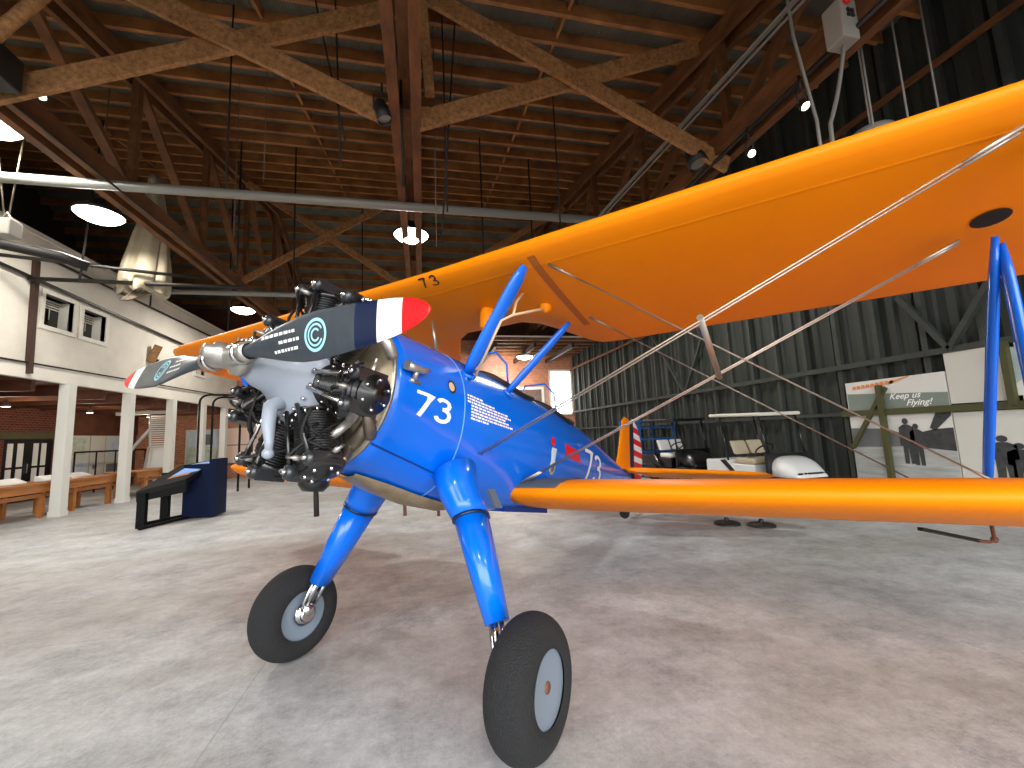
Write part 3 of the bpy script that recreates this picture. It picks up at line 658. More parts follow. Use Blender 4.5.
# ------------------------------------------------------------------ right side: carts, rack, murals, floor discs
def cart(label, t0, body, roofm, seatm, ln, s0=6.5, s1=7.5, hood=True):
    r = thing('golf_cart', label, 'golf cart', ((s0+s1)/2, t0, 0)); A = lambda: at(((s0+s1)/2, t0, 0))
    sm = (s0+s1)/2
    A().box((s0+.05,t0+.6,.25),(s1-.05,t0+ln,.38)).build('chassis', M['cartblack'], r)
    h = A(); rings = []
    for i in range(9):
        f = i/8; t = t0+.42+.58*f; hh = .52+.33*math.sin(PI*.5*min(1, f*1.25))**.8; wd = (s1-s0)*.5*(.62+.23*min(1, f*2.2))
        rings.append([V((sm+wd*math.cos(a)*(abs(math.cos(a))**-.35 if abs(math.cos(a)) > 1e-3 else 0), t, .47+(hh-.47)*max(0, math.sin(a))**.55)) for a in [PI*k/14 for k in range(15)]])
    h.loft(rings).build('front_cowl', M[body], r)
    A().box((s0+.12,t0+.42,.25),(s1-.12,t0+1.0,.47)).build('bumper', M['cartblack'], r, bevel=.03)
    A().box((sm-.5,t0+.92,.4),(sm+.5,t0+.98,.9)).build('dashboard', M['cartblack'], r)
    A().box((s0+.08,t0+1.35,.38),(s1-.08,t0+2.0,.66)).build('seat_box', M[body], r, bevel=.03)
    A().box((s0+.1,t0+1.35,.66),(s1-.1,t0+1.9,.78)).build('seat_cushion', M[seatm], r, bevel=.04)
    for a, b in ((s0+.12,sm-.03),(sm+.03,s1-.12)):
        A().prism([(a,t0+1.86,.85),(b,t0+1.86,.85),(b,t0+1.98,1.14),(a,t0+1.98,1.14)], (0,.09,0)).build('backrest', M[seatm], r, bevel=.03)
    rb = A(); rb.prism([(s0+.02,t0+1.75,.38),(s0+.02,t0+ln,.42),(s0+.02,t0+ln,.72),(s0+.02,t0+2.1,.74)], (s1-s0-.04,0,0)); rb.build('rear_body', M[body], r, bevel=.03)
    A().prism([(s0+.0,t0+1.7,.40),(s0+.0,t0+1.85,.42),(s0+.0,t0+2.25,.72),(s0+.0,t0+2.1,.74)], (.025,0,0)).build('black_slash_trim', M['cartblack'], r)
    c = A(); c.prism([(s0,t0+1.0,1.64),(s1,t0+1.0,1.64),(s1,t0+2.5,1.68),(s0,t0+2.5,1.68)], (0,0,.07)); c.build('canopy', M[roofm], r, bevel=.03)
    for s in (s0+.06, s1-.06):
        A().tube([(s,t0+.95,.8),(s,t0+1.1,1.66)], .022, 8).build('front_strut', M['cartblack'], r)
        A().tube([(s,t0+2.05,.72),(s,t0+2.2,1.66)], .022, 8).build('rear_strut', M['cartblack'], r)
        for t in (t0+.78, t0+2.2):
            w = A().lathe([(.10,-.08),(.2,-.1),(.235,-.06),(.235,.06),(.2,.1),(.10,.08)], (s,t,.235), (1,0,0), 20).build('wheel', M['tire'], r)
            A().lathe([(.001,.085),(.1,.085),(.11,.06)], (s,t,.235), (-1,0,0), 16).build('hub_cap', M['rim'], w)
    sw = A(); c0 = V((sm-.28,t0+1.2,.98)); ax = V((0,.6,.8)).normalized(); e1 = V((1,0,0)); e2 = ax.cross(e1)
    sw.tube([c0+(e1*math.cos(a)+e2*math.sin(a))*.17 for a in [2*PI*k/20 for k in range(21)]], .016, 6); sw.tube([c0, (sm-.28,t0+.95,.8)], .02, 6); sw.build('steering_wheel', M['cartblack'], r)
    return r
c2 = cart('white golf cart with cream canopy and beige seats by the dark wall', 6.0, 'cartwhite', 'cartroof', 'beige', 2.75)
A = at((7.0, 6.0, 0))
for i, (a, b) in enumerate(((-.33,-.25),(-.2,-.16),(-.12,.2),(.25,.33))): A.box((7.0+a,6.405,.535),(7.0+b,6.43,.565))
A.build('front_badge_strip', M['cartblack'], c2)
cart('black golf cart with white seat backs beyond the white one', 8.95, 'cartblack', 'cartblack', 'paper', 2.75)
bk = thing('blue_wire_rack', 'blue metal rack behind the striped rudder', 'rack', (7.2,12.3,0)); A = lambda: at((7.2,12.3,0))
for s in (6.6,7.8):
    for t in (11.9,13.1): A().box((s-.04,t-.04,0),(s+.04,t+.04,1.75)).build('upright', M['bluerack'], bk)
for z in (.35,.75,1.15,1.5,1.72):
    A().box((6.6,11.9,z-.025),(7.8,13.1,z+.025)).build('shelf', M['bluerack'], bk)
for i, (s, t) in enumerate(((4.5,5.7),(4.86,5.42))):
    r = thing('floor_base', ('round black floor base below wing, left one of two', 'round black floor base below wing, right one of two')[i], 'base', (s,t,0), 'round black floor bases')
    at((s,t,0)).lathe([(.19,0),(.19,.02),(.16,.035),(.05,.05),(.001,.052)], (s,t,0), (0,0,1), 24).build('disc', M['black'], r)
    at((s,t,0)).lathe([(.035,.05),(.035,.09),(.02,.1),(.001,.1)], (s,t,0), (0,0,1), 12).build('socket', M['black'], r)

# murals on right wall (facing -s)
def rpoly(A, pts, x, th=.004, mi=0): A.prism([(x, t, z) for t, z in pts], (-th, 0, 0), mi)
XR = SR-.115
_at = at
MAPR = lambda p: V((p[0], p[1]*.983, 1.51+(p[2]-1.51)*.983))
def atm(loc):
    l = MAPR(loc); return MB(lambda p: MAPR(p)-l)
mu = thing('photo_mural', 'large grey photo mural with airplane and two standing figures', 'mural', MAPR((XR,5.9,1.2))); B = (XR,5.9,1.2)
atm(B).box((XR-.03,5.1,.3),(XR,6.75,2.22)).build('board', M['mural'], mu)
xf = XR-.031
a = atm(B); rpoly(a, [(5.1,1.62),(6.73,1.66),(6.73,2.0),(5.1,1.88)], xf); a.build('green_band', M['muralband'], mu)
a = atm(B); rpoly(a, [(5.1,.3),(6.75,.3),(6.75,.98),(5.1,.95)], xf); a.build('ground', M['muralground'], mu)
a = atm(B); rpoly(a, [(6.75,.95),(5.7,.98),(5.7,1.15),(6.1,1.3),(6.75,1.32)], xf-.001); a.build('distant_hangar', M['muralmid'], mu)
a = atm(B); rpoly(a, [(5.9,1.0),(5.1,.92),(5.1,1.30),(5.35,1.28),(5.6,1.22),(5.9,1.2)], xf-.003); rpoly(a, [(5.35,1.25),(5.1,1.5),(5.1,1.56),(5.3,1.57),(5.42,1.3)], xf-.003)
a.build('airplane_silhouette', M['muraldark'], mu)
def figure(A, t, z0, h, x, k=1):
    q = lambda u, v: (t+u*h*k, z0+v*h)
    rpoly(A, [q(-.10,0),q(-.02,0),q(0,.42),q(.02,0),q(.10,0),q(.10,.5),q(.15,.52),q(.14,.8),q(.05,.86),q(-.05,.86),q(-.14,.8),q(-.15,.52),q(-.10,.5)], x)
    rpoly(A, [q(.06*math.cos(w), .93+.07*math.sin(w)) for w in [2*PI*i/12 for i in range(12)]], x)
a = atm(B); figure(a, 5.78, .68, .80, xf-.006); figure(a, 5.63, .66, .72, xf-.006); a.build('figure_silhouettes', M['muraldark'], mu)
a = atm(B)
for k in range(9):
    t = 6.62-.085*k; rpoly(a, [(t,2.07+.006*k),(t-.07,2.07+.006*k),(t-.075,2.13+.006*k),(t-.02,2.14+.006*k)], xf-.001)
rpoly(a, [(5.98,2.1),(5.62,2.2),(5.62,2.22),(5.95,2.16)], xf-.001)
a.build('orange_heading_strokes', M['flame'], mu)
def text_mesh(txt, size, shear=0, bold=0):
    c = bpy.data.curves.new('lettering', 'FONT'); c.body = txt; c.size = size; c.shear = shear; c.offset = bold; c.resolution_u = 3
    o = bpy.data.objects.new('lettering', c); COL.objects.link(o)
    dg = bpy.context.evaluated_depsgraph_get(); me = bpy.data.meshes.new_from_object(o.evaluated_get(dg))
    bpy.data.objects.remove(o); return me
def lettering(name, txt, size, f, m, parent, shear=0, bold=0):
    me = text_mesh(txt, size, shear, bold)
    for v in me.vertices: v.co = f(v.co.x, v.co.y)
    me.materials.clear(); me.materials.append(m); me.name = name
    o = bpy.data.objects.new(name, me); COL.objects.link(o); o.parent = parent; return o
lettering('script_lettering', 'Keep us', .15, lambda x, y: MAPR((xf-.006, 5.98-x, 1.83+y))-MAPR(B), M['white'], mu, .4, .002)
lettering('script_lettering', 'Flying!', .15, lambda x, y: MAPR((xf-.006, 5.72-x, 1.70+y))-MAPR(B), M['white'], mu, .4, .002)
def wboard(name, label, cat, t0, t1, z0, z1, m, x=XR):
    b = (x, t0, z0); r = thing(name, label, cat, MAPR(b)); atm(b).box((x-.03,t0,z0),(x,t1,z1)).build('board', M[m], r); return r, b
wboard('blank_panel', 'blank pale panel on the dark wall above the olive rail', 'panel', 4.36, 5.08, 1.68, 2.54, 'panelwhite')
r, b = wboard('sky_poster', 'poster with teal sky and white mountains behind blue strut', 'poster', 3.3, 4.24, 1.68, 2.6, 'mural')
a = atm(b); rpoly(a, [(4.3,1.74),(3.45,1.74),(3.45,2.35),(4.3,2.45)], XR-.031); a.build('sky_print', M['skyprint'], r)
a = atm(b); rpoly(a, [(4.3,1.9),(3.9,2.2),(3.6,2.1),(3.45,2.2),(3.45,1.74),(4.3,1.74)], XR-.036); a.build('mountain_print', M['paper'], r)
r, b = wboard('figure_panel', 'pale panel with dark kneeling figures at lower right', 'panel', 3.2, 5.08, .3, 1.54, 'panelwhite')
a = atm(b)
for t, z0, h in ((4.55,.45,.72),(4.38,.4,.66),(4.05,.5,.86),(3.8,.45,.78)): figure(a, t, z0, h, XR-.031, 1.5)
a.build('figure_silhouettes', M['muraldark'], r)

# ================================================================== BIPLANE
PH = .1915
PO = V((-.223, 2.763, .3193)); PSI = .7507
ca, sa = -math.sin(PSI), -math.cos(PSI)
ALPHA = math.atan2(sa, ca)
bp_ = thing('biplane', 'blue and orange biplane number 73 standing on the concrete floor', 'airplane', PO, rot=(0, -PH, ALPHA))
# local design coordinates: x aft, y left (towards viewer's right), z up  ->  object (-x, y, z)
def PB(): return MB(lambda p: (-p[0], p[1], p[2]))

# ---- fuselage
SEC = [(-.62,.433,1.386,1.819,.953),(-.45,.43,1.382,1.825,.915),(-.25,.425,1.37,1.833,.865),(0,.415,1.35,1.842,.81),(.35,.41,1.335,1.85,.77),(.8,.41,1.33,1.845,.755),
       (1.4,.40,1.33,1.83,.765),(2.0,.375,1.33,1.82,.79),(2.6,.325,1.335,1.775,.84),(3.2,.265,1.345,1.70,.92),(3.9,.18,1.36,1.60,1.05),(4.6,.10,1.38,1.50,1.2),(5.2,.035,1.40,1.45,1.32)]
def sec(x):
    x = max(SEC[0][0], min(SEC[-1][0], x))
    for i in range(len(SEC)-1):
        a, b = SEC[i], SEC[i+1]
        if x <= b[0]:
            f = (x-a[0])/(b[0]-a[0])
            p, q = SEC[max(i-1, 0)], SEC[min(i+2, len(SEC)-1)]
            out = []
            for k in range(1, 5):
                m0 = (b[k]-p[k])/max(b[0]-p[0], 1e-6)*(b[0]-a[0]) if i > 0 else b[k]-a[k]
                m1 = (q[k]-a[k])/max(q[0]-a[0], 1e-6)*(b[0]-a[0]) if i < len(SEC)-2 else b[k]-a[k]
                out.append((2*f**3-3*f*f+1)*a[k]+(f**3-2*f*f+f)*m0+(-2*f**3+3*f*f)*b[k]+(f**3-f*f)*m1)
            return out
NU = 2.12
def fus_y(x, z):
    hw, zm, top, bot = sec(x)
    d = (z-zm)/(top-zm) if z > zm else (zm-z)/(zm-bot)
    e = NU if z > zm else 2.0
    return hw*max(0, 1-min(1, d)**e)**(1/e)
def fus_z(x, y):
    hw, zm, top, bot = sec(x); return zm+(top-zm)*max(0, 1-(abs(y)/hw)**NU)**(1/NU)
def fring(x, n=64, k=1.0):
    hw, zm, top, bot = sec(x); r = []
    for i in range(n):
        a = 2*PI*i/n; c, s = math.cos(a), math.sin(a); e = 2/NU if s > 0 else 1.0
        r.append(V((x, hw*k*math.copysign(abs(c)**e, c), zm+k*((top-zm) if s > 0 else (zm-bot))*math.copysign(abs(s)**e, s))))
    return r
xs = [-.62+i*.1 for i in range(60)]
fus = PB().loft([fring(x) for x in xs]).build('fuselage', M['blue'], bp_)
def hoop(x, w, k, m, name, full=True):
    rings = [fring(x-w/2, 64, 1.0), fring(x-w/2, 64, k), fring(x+w/2, 64, k), fring(x+w/2, 64, 1.0)]
    PB().loft(rings, False).build(name, m, fus)
hoop(.02, .012, 1.004, mat('pale_blue_seam', '5f9bea', .3), 'panel_seam')
hoop(-.615, .02, 1.006, M['hub'], 'cowl_lip')
# long panel seam low on the nose
def strip(pts, w, m, name, parent, off=.003):
    mb = PB(); L_ = []
    for x, z in pts:
        for dz in (-w/2, w/2): y = fus_y(x, z+dz); L_.append(V((x, y+off, z+dz)))
    mb.add(L_, [(2*i, 2*i+1, 2*i+3, 2*i+2) for i in range(len(pts)-1)], 0, True).build(name, m, parent)
strip([(-.6+.058*i, 1.075-.115*i/10) for i in range(11)], .008, M['blue_dark'], 'lower_seam', fus)
# cowl front plate (firewall disc seen between cylinders)
PB().lathe([(.432,0),(.425,-.012),(.2,-.03),(.08,-.05)], (-.62,0,1.386), (1,0,0), 64).build('firewall_plate', M['plate'], bp_)

def ribbon_pts(poly, w):
    """flat stroke: list of 2d quads along a polyline"""
    P2 = [V((p[0], p[1])) for p in poly]; L_ = []
    for i, p in enumerate(P2):
        a = P2[max(i-1, 0)]; b = P2[min(i+1, len(P2)-1)]; d = (b-a).normalized(); n_ = V((-d.y, d.x))
        if 0 < i < len(P2)-1:
            d1 = (p-a).normalized(); c_ = max(.5, abs(V((-d1.y, d1.x)).dot(n_))); n_ = n_/c_
        L_.append((p+n_*w/2, p-n_*w/2))
    return L_
def sub(poly, m=6):
    out = []
    for a, b in zip(poly[:-1], poly[1:]):
        for i in range(m): out.append((a[0]+(b[0]-a[0])*i/m, a[1]+(b[1]-a[1])*i/m))
    return out+[poly[-1]]
SEVEN = [[(0,1),(.55,1),(.2,0)]]
THREE = [[(.02,.86),(.08,.95),(.2,1.0),(.34,.99),(.46,.92),(.5,.8),(.46,.67),(.36,.58),(.22,.55)], [(.22,.55),(.38,.53),(.5,.44),(.54,.3),(.5,.14),(.4,.04),(.26,0),(.12,.02),(.03,.1),(0,.18)]]
def digits(name, strokes, f, w, m, parent):
    mb = MB()
    for st_ in strokes:
        L_ = ribbon_pts(sub(st_, 4), w)
        mb.add([f(p.x, p.y) for pr in L_ for p in pr], [(2*i, 2*i+1, 2*i+3, 2*i+2) for i in range(len(L_)-1)])
    return mb.build(name, m, parent)
def fus_map(x0, z0, sx, sz, shear=0, off=.005):
    def f(u, v):
        x = x0+u*sx; z = z0+v*sz
        return (-x, fus_y(x, z)+off, z)
    return f
digits('number_seven', SEVEN, fus_map(-.445, 1.258, .225, .128), .16, M['white'], fus)
digits('number_three', THREE, fus_map(-.262, 1.262, .225, .128), .17, M['white'], fus)
digits('number_seven', SEVEN, fus_map(2.29, 1.12, .50, .32), .14, M['white'], fus)
digits('number_three', THREE, fus_map(2.69, 1.12, .50, .30), .14, M['white'], fus)
# fine white stencil lines
mb = MB(); rnd = random.Random(3)
for row in range(8):
    z = 1.487-.0215*row; x = .12; xe_ = (.12, .26, .46, .50, .40, .46, .50, .2)[row] if row < 8 else .5
    x = .045 if row < 3 else .085
    while x < xe_+.1:
        w_ = rnd.uniform(.012, .05); f = fus_map(x, z, 1, 1, off=.004)
        zz = 0
        mb.add([f(0,zz), f(w_,zz), f(w_,zz+.013), f(0,zz+.013)], [(0,1,2,3)]); x += w_+.008
mb.build('stencil_lines', M['white'], fus)
f = fus_map(1.36, 1.16, 1, 1)
def fpoly(name, pts, m, off=.005, x0=0, z0=0):
    # triangulated fan refined so it follows the side
    c = (sum(p[0] for p in pts)/len(pts), sum(p[1] for p in pts)/len(pts)); mb = MB()
    g = lambda u, v: (-(x0+u), fus_y(x0+u, z0+v)+off, z0+v)
    n_ = len(pts)
    for i in range(n_):
        a, b = pts[i], pts[(i+1) % n_]
        for k in range(4):
            l = lambda p, t_: (c[0]+(p[0]-c[0])*t_, c[1]+(p[1]-c[1])*t_)
            q = [l(a, k/4), l(b, k/4), l(b, (k+1)/4), l(a, (k+1)/4)]
            mb.add([g(*p) for p in q], [(0,1,2,3)])
    return mb.build(name, m, fus)
circ = lambda cx, cz, r_, n_=16: [(cx+r_*math.cos(2*PI*i/n_), cz+r_*math.sin(2*PI*i/n_)) for i in range(n_)]
fpoly('emblem_panel', [(1.35,1.115),(1.46,1.115),(1.45,1.33),(1.34,1.33)], mat('emblem_pale', 'c9d7df', .5))
fpoly('emblem_red_disc', circ(1.36,1.385,.045), M['red'], .006)
fpoly('emblem_ring', circ(1.41,1.145,.055), mat('emblem_yellow', 'b7ad6a', .5), .006)
fpoly('emblem_ring_core', circ(1.41,1.145,.032), mat('emblem_core', '3c5c86', .5), .007)
fpoly('red_pennant', [(1.645,1.415),(1.69,1.29),(2.11,1.275),(2.03,1.39)], M['red'])
# small fuel port on nose
fpoly('inspection_port', circ(-.125,1.50,.042), M['dark'], .005)
fpoly('inspection_port_disc', circ(-.132,1.498,.03), M['tan'], .007)
# small intake pipe fitting on side
tb = PB(); yb = fus_y(-.47,1.49)
tb.tube([(-.575,yb+.045,1.495),(-.50,yb+.045,1.495),(-.44,yb+.04,1.50),(-.39,yb+.035,1.52)], .02, 10, rs=[.028,.021,.019,.012])
tb.tube([(-.49,yb+.04,1.49),(-.485,yb+.025,1.46),(-.475,yb+.01,1.44)], .016, 8); tb.tube([(-.51,yb+.01,1.435),(-.43,yb+.01,1.435)], .012, 8)
tb.build('vent_fitting', M['hub'], bp_)

# ---- cockpits
for x0, nm in ((1.02, 'front'), (1.98, 'rear')):
    a, b = .40, .27
    pts = []
    for k in range(41):
        th = 2*PI*k/40; x = x0+a*math.cos(th); y = b*math.sin(th); pts.append(V((x, y, fus_z(x, y)+.012)))
    co = PB().tube(pts, .028, 8).build('cockpit_coaming', M['leather'], bp_)
    g = PB(); rings = []
    for q in range(5):
        rings.append([V((x0+a*q/4*math.cos(th), b*q/4*math.sin(th)*.98, fus_z(x0+a*q/4*math.cos(th), b*q/4*math.sin(th)*.98)+.008)) for th in [2*PI*k/40 for k in range(40)]])
    g.loft(rings, False); g.build('cockpit_opening', M['dark'], co)
    # windshield
    wx = x0-.42; ws = bpy.data.objects.new('windshield', None); COL.objects.link(ws); ws.parent = bp_
    prof = [(-.24,0),(-.20,.19),(-.12,.25),(.12,.25),(.20,.19),(.24,0)]
    P3 = [V((wx+.10*(abs(y)/.24)**2*2+ .10*h/.25, y, fus_z(wx, y)+h)) for y, h in prof]
    PB().tube([*P3], .010, 6).build('windshield_frame', M['blue'], ws)
    PB().add([*P3], [(0,1,4,5),(1,2,3,4)]).build('windshield_glass', M['glass'], ws)

# ---- wings
INC, CH, DIHU, DIHL = .0805, 1.536, .011, .021
ULX, ULZ, LLX, LLZ = -.0822, 2.425, .883, .915
ci, si = math.cos(INC), math.sin(INC)
AFT = .125
def af(c):
    yt = 5*AFT*(.2969*math.sqrt(max(c,0))-.126*c-.3516*c*c+.2843*c**3-.1015*c**4)
    yc = .025/.16*(2*.4*c-c*c) if c < .4 else .025/.36*(.2+.8*c-c*c)
    return yc+yt, yc-yt
def upt(y, c, up, lex=ULX, lez=ULZ, dih=DIHU):
    zu, zl = af(max(0, min(1, c/CH)))
    z_ = (zu if up else zl)*CH
    return V((lex+c*ci+z_*si, y, lez+abs(y)*dih-c*si+z_*ci))
def wing(ys, lo_hi, lex, lez, dih, n=16, mats=None, mfun=None):
    mb = PB(); rings = []
    for y in ys:
        c0, c1 = lo_hi(y)
        ring = []; full = CH
        cs = [c0+(c1-c0)*(.5-.5*math.cos(PI*i/n)) for i in range(n+1)]
        tap = lambda c: min(1, max(0, (c1-c)/(.22*CH)))**.7 if c1 < CH-.01 else 1
        tip = lambda c: min(1, max(0.0, (c-c0)/(.1*CH)))**.5 if c0 > .01 else 1
        def pt(c, up):
            zu, zl = af(c/CH); zm = (zu+zl)/2; h = (zu-zl)/2*tap(c)*tip(c)*thick(y)
            z_ = (zm+(h if up else -h))*CH
            return V((lex+c*ci+z_*si, y, lez+abs(y)*dih-c*si+z_*ci))
        ring = [pt(c, True) for c in cs[::-1]]+[pt(c, False) for c in cs[1:-1]]
        rings.append(ring)
    mb.loft(rings); return mb
def tipf(y, y0, y1):
    a = abs(y)
    if a <= y0: return 0
    f = min(1, (a-y0)/(y1-y0)); return 1-math.sqrt(max(0, 1-f*f))
def thick(y): return 1
def ulim(y):
    e = tipf(y, 4.1, 4.9)
    te = CH; a = abs(y)
    if a < .95:
        f = min(1, max(0, (a-.30)/.62)); f = f*f*(3-2*f); te = CH*(.62+.38*f)
    return .42*CH*e, te-(.56*CH*e)
thick = lambda y: max(.06, 1-tipf(y, 4.3, 4.9)**1.2)
tipys = [4.1,4.3,4.45,4.58,4.68,4.76,4.82,4.86,4.885,4.898]
ys = [-y for y in tipys[::-1]]+[-4+.5*i for i in range(6)]+[-1.2,-.95,-.85,-.75,-.65,-.55,-.45,-.3,0,.3,.45,.55,.65,.75,.85,.95,1.2]+[1.5+.5*i for i in range(6)]+tipys
uw = wing(ys, ulim, ULX, ULZ, DIHU).build('upper_wing', M['orange'], bp_)
AFT = .15
# lower wings, with grey walkway near the root and separate ailerons
def lower(side):
    global thick
    DIHL = .021 if side > 0 else .042
    thick = lambda y: max(.06, 1-tipf(y, 4.15, 4.75)**1.2)
    yy = [.2,.3,.45,.6,.75,.9,1.2,1.6,2,2.4,2.8,3.2,3.6,3.9,4.05,4.2,4.35,4.48,4.58,4.66,4.71,4.74,4.748]
    def lim(y):
        e = tipf(y, 4.0, 4.75); return .42*CH*e, CH-(.56*CH*e)-(.30 if 2.2 < abs(y) < 4.0 else 0)
    w_ = wing([y*side for y in yy], lim, LLX, LLZ, DIHL).build('lower_wing', M['orange'], bp_)
    # aileron
    mb = PB(); rings = []
    for y in (2.42, 2.9, 3.4, 3.9):
        cs = [CH-.285+.285*i/5 for i in range(6)]; r_ = []
        for up in (1, 0):
            for c in (cs[::-1] if up else cs[1:-1]):
                zu, zl = af(c/CH); z_ = (zu if up else zl)*CH
                r_.append(V((LLX+c*ci+z_*si, y*side, LLZ+y*DIHL-c*si+z_*ci)))
        rings.append(r_)
    mb.loft(rings).build('aileron', M['orange'], bp_)
    mb = PB(); rows = []
    for y in (.2,.4,.6,.66,.70,.725):
        c_hi = .75; c_lo = .004 if y < .68 else .03+.2*(y-.68)/.045
        rows.append([upt(y, c_lo+(c_hi-c_lo)*(i/12)**1.6, True, LLX, LLZ, DIHL)*1+V((-.003, 0, .006)) for i in range(13)])
    if side < 0: rows = [[V((p.x, -p.y, p.z)) for p in r_] for r_ in rows]
    mb.loft(rows, False, closed=False).build('walkway_strip', M['walk'], w_)
    return w_
lwl = lower(1); lwr = lower(-1)
AFT_LOW = AFT; AFT = .125
# aileron push rod and bracket under left lower wing
PB().beam((2.0,2.92,.809),(2.32,3.283,.752), .035, .022).build('aileron_push_rod', M['darksteel'], bp_)
mb = PB(); mb.tube([(2.30,3.27,.752),(2.36,3.35,.747),(2.40,3.39,.757),(2.39,3.39,.88)], .012, 8); mb.ball((2.40,3.39,.765), .024, 8)
mb.build('aileron_bell_crank', M['rust'], bp_)
# wing marks
def under(y0, c0, sy, scl):
    def f(u, v):
        y = y0+u*sy; c = c0-v*scl; p = upt(y, max(.0, c), False); return (-(p.x-.002), p.y, p.z-.004)
    return f
digits('wing_number_seven', SEVEN, under(-.07, .085, .10, .075), .13, M['dark'], uw)
digits('wing_number_three', THREE, under(.035, .085, .10, .075), .13, M['dark'], uw)
def disc_under(name, x, y, r_, m, parent, off=.006):
    c = (x-ULX)/ci; ring = []
    mb = PB(); vs = [V(upt(y, c, False))-V((0,0,off))]
    for k in range(20):
        a = 2*PI*k/20; p = upt(y+r_*math.sin(a), c+r_*math.cos(a), False); vs.append(p-V((0,0,off)))
    mb.add(vs, [(0, 1+k, 1+(k+1) % 20) for k in range(20)]).build(name, m, parent)
disc_under('strut_access_hole', .69, 3.15, .075, M['dark'], uw)
mb = PB(); rows = []
for i in range(33):
    y = -4+.25*i; rows.append([upt(y, c, False)-V((0,0,o_)) for c, o_ in ((.165,.0003),(.170,.0018),(.182,.0018),(.187,.0003))])
mb.loft(rows, False, closed=False).build('nose_sheet_edge', M['orange'], uw)
# centre section seam straps
TAPE = mat('brown_seam_tape', 'ad5c10', .8)
for y in (-.86, .86):
    mb = PB()
    for i in range(12):
        c = .08+.085*i; a = upt(y-.028, c, False); b = upt(y+.028, c, False); c_ = upt(y+.028, c+.085, False); e = upt(y-.028, c+.085, False)
        mb.add([p-V((0,0,.004)) for p in (a,b,c_,e)], [(0,1,2,3)])
    mb.build('centre_section_strap', TAPE, uw)

# ---- struts
def strut(p, q, ch0, th0, ch1=None, th1=None, name='strut', m=None, parent=None, n=18, ax=(1,0,0), taper=False):
    p, q = V(p), V(q); ch1 = ch1 or ch0; th1 = th1 or th0
    d = (q-p).normalized(); a = V(ax); a = (a-d*a.dot(d)).normalized(); b = d.cross(a); rings = []
    K = 9 if taper else 1
    for j in range(K+1):
        f = j/K; s_ = 1-.45*(2*abs(f-.5))**6 if taper else 1
        c_ = (ch0+(ch1-ch0)*f)*s_; t_ = (th0+(th1-th0)*f)*s_; o = p.lerp(q, f); r_ = []
        for k in range(n):
            an = 2*PI*k/n; x = math.cos(an); y = math.sin(an)
            r_.append(o+a*(c_/2*x)+b*(t_/2*y*(1-.25*x)))
        rings.append(r_)
    mb = PB().loft(rings)
    return mb.build(name, m or M['blue'], parent or bp_)
for sgn in (1, -1):
    # cabane struts
    s1 = strut((.12,sgn*.32,1.66),(.03,sgn*.80,2.34), .125, .055, name='cabane_strut', taper=True)
    strut((.66,sgn*.31,1.66),(.85,sgn*.77,2.28), .085, .045, name='cabane_strut', taper=True)
    # interplane struts (N)
    strut((.12,sgn*3.15,2.37),(1.10,sgn*3.2,1.02), .11, .05, name='interplane_strut', taper=True)
    strut((.80,sgn*3.19,2.30),(1.83,sgn*3.22,.97), .085, .045, name='interplane_strut', taper=True)
    strut((.84,sgn*3.22,2.27),(1.14,sgn*3.26,1.02), .095, .045, name='interplane_strut', taper=True)
    PB().lathe([(.055,0),(.06,.012),(.045,.02)], (.12,sgn*.33,1.655), (-.13,sgn*.57,.8), 14).build('strut_fitting', M['blue'], bp_); ft = PB(); ft.lathe([(.05,0),(.055,.012),(.04,.02)], (.66,sgn*.32,1.655), (.25,sgn*.57,.78), 14); ft.build('strut_fitting', M['blue'], bp_)

# ---- bracing wires
def wires(p, q, name, off, parent=bp_, r_=.005):
    p, q = V(p), V(q); off = V(off)
    for k in (-.5, .5):
        mb = PB(); a, b = p+off*k, q+off*k
        mb.tube([a, b], r_, 6)
        d = (b-a).normalized()
        for e, s_ in ((a, 1), (b, -1)): mb.tube([e, e+d*s_*.09, e+d*s_*.20], .009, 6, rs=[.010,.010,.006])
        mb.build(name, M['wire'], parent)
for sgn in (1, -1):
    wires((.06,sgn*3.05,2.36),(.288,sgn*.08,.99), 'flying_wire', (.035,0,0))
    wires((.79,sgn*3.05,2.30),(.95,sgn*.33,.99), 'flying_wire', (.035,0,0))
    wires((.10,sgn*.94,2.355),(1.12,sgn*3.12,1.02), 'landing_wire', (.0,0,0.0))
    wires((.83,sgn*.95,2.29),(1.85,sgn*3.12,.97), 'landing_wire', (.0,0,0.0))
    p1 = V((.06,sgn*3.05,2.36)).lerp(V((.288,sgn*.08,.99)), .412); p2 = V((.79,sgn*3.05,2.30)).lerp(V((.95,sgn*.33,.99)), .445)
    strut(p1+V((-.03,0,.015)), p2+V((.03,0,-.015)), .034, .034, name='wire_spacer', m=M['wire'])
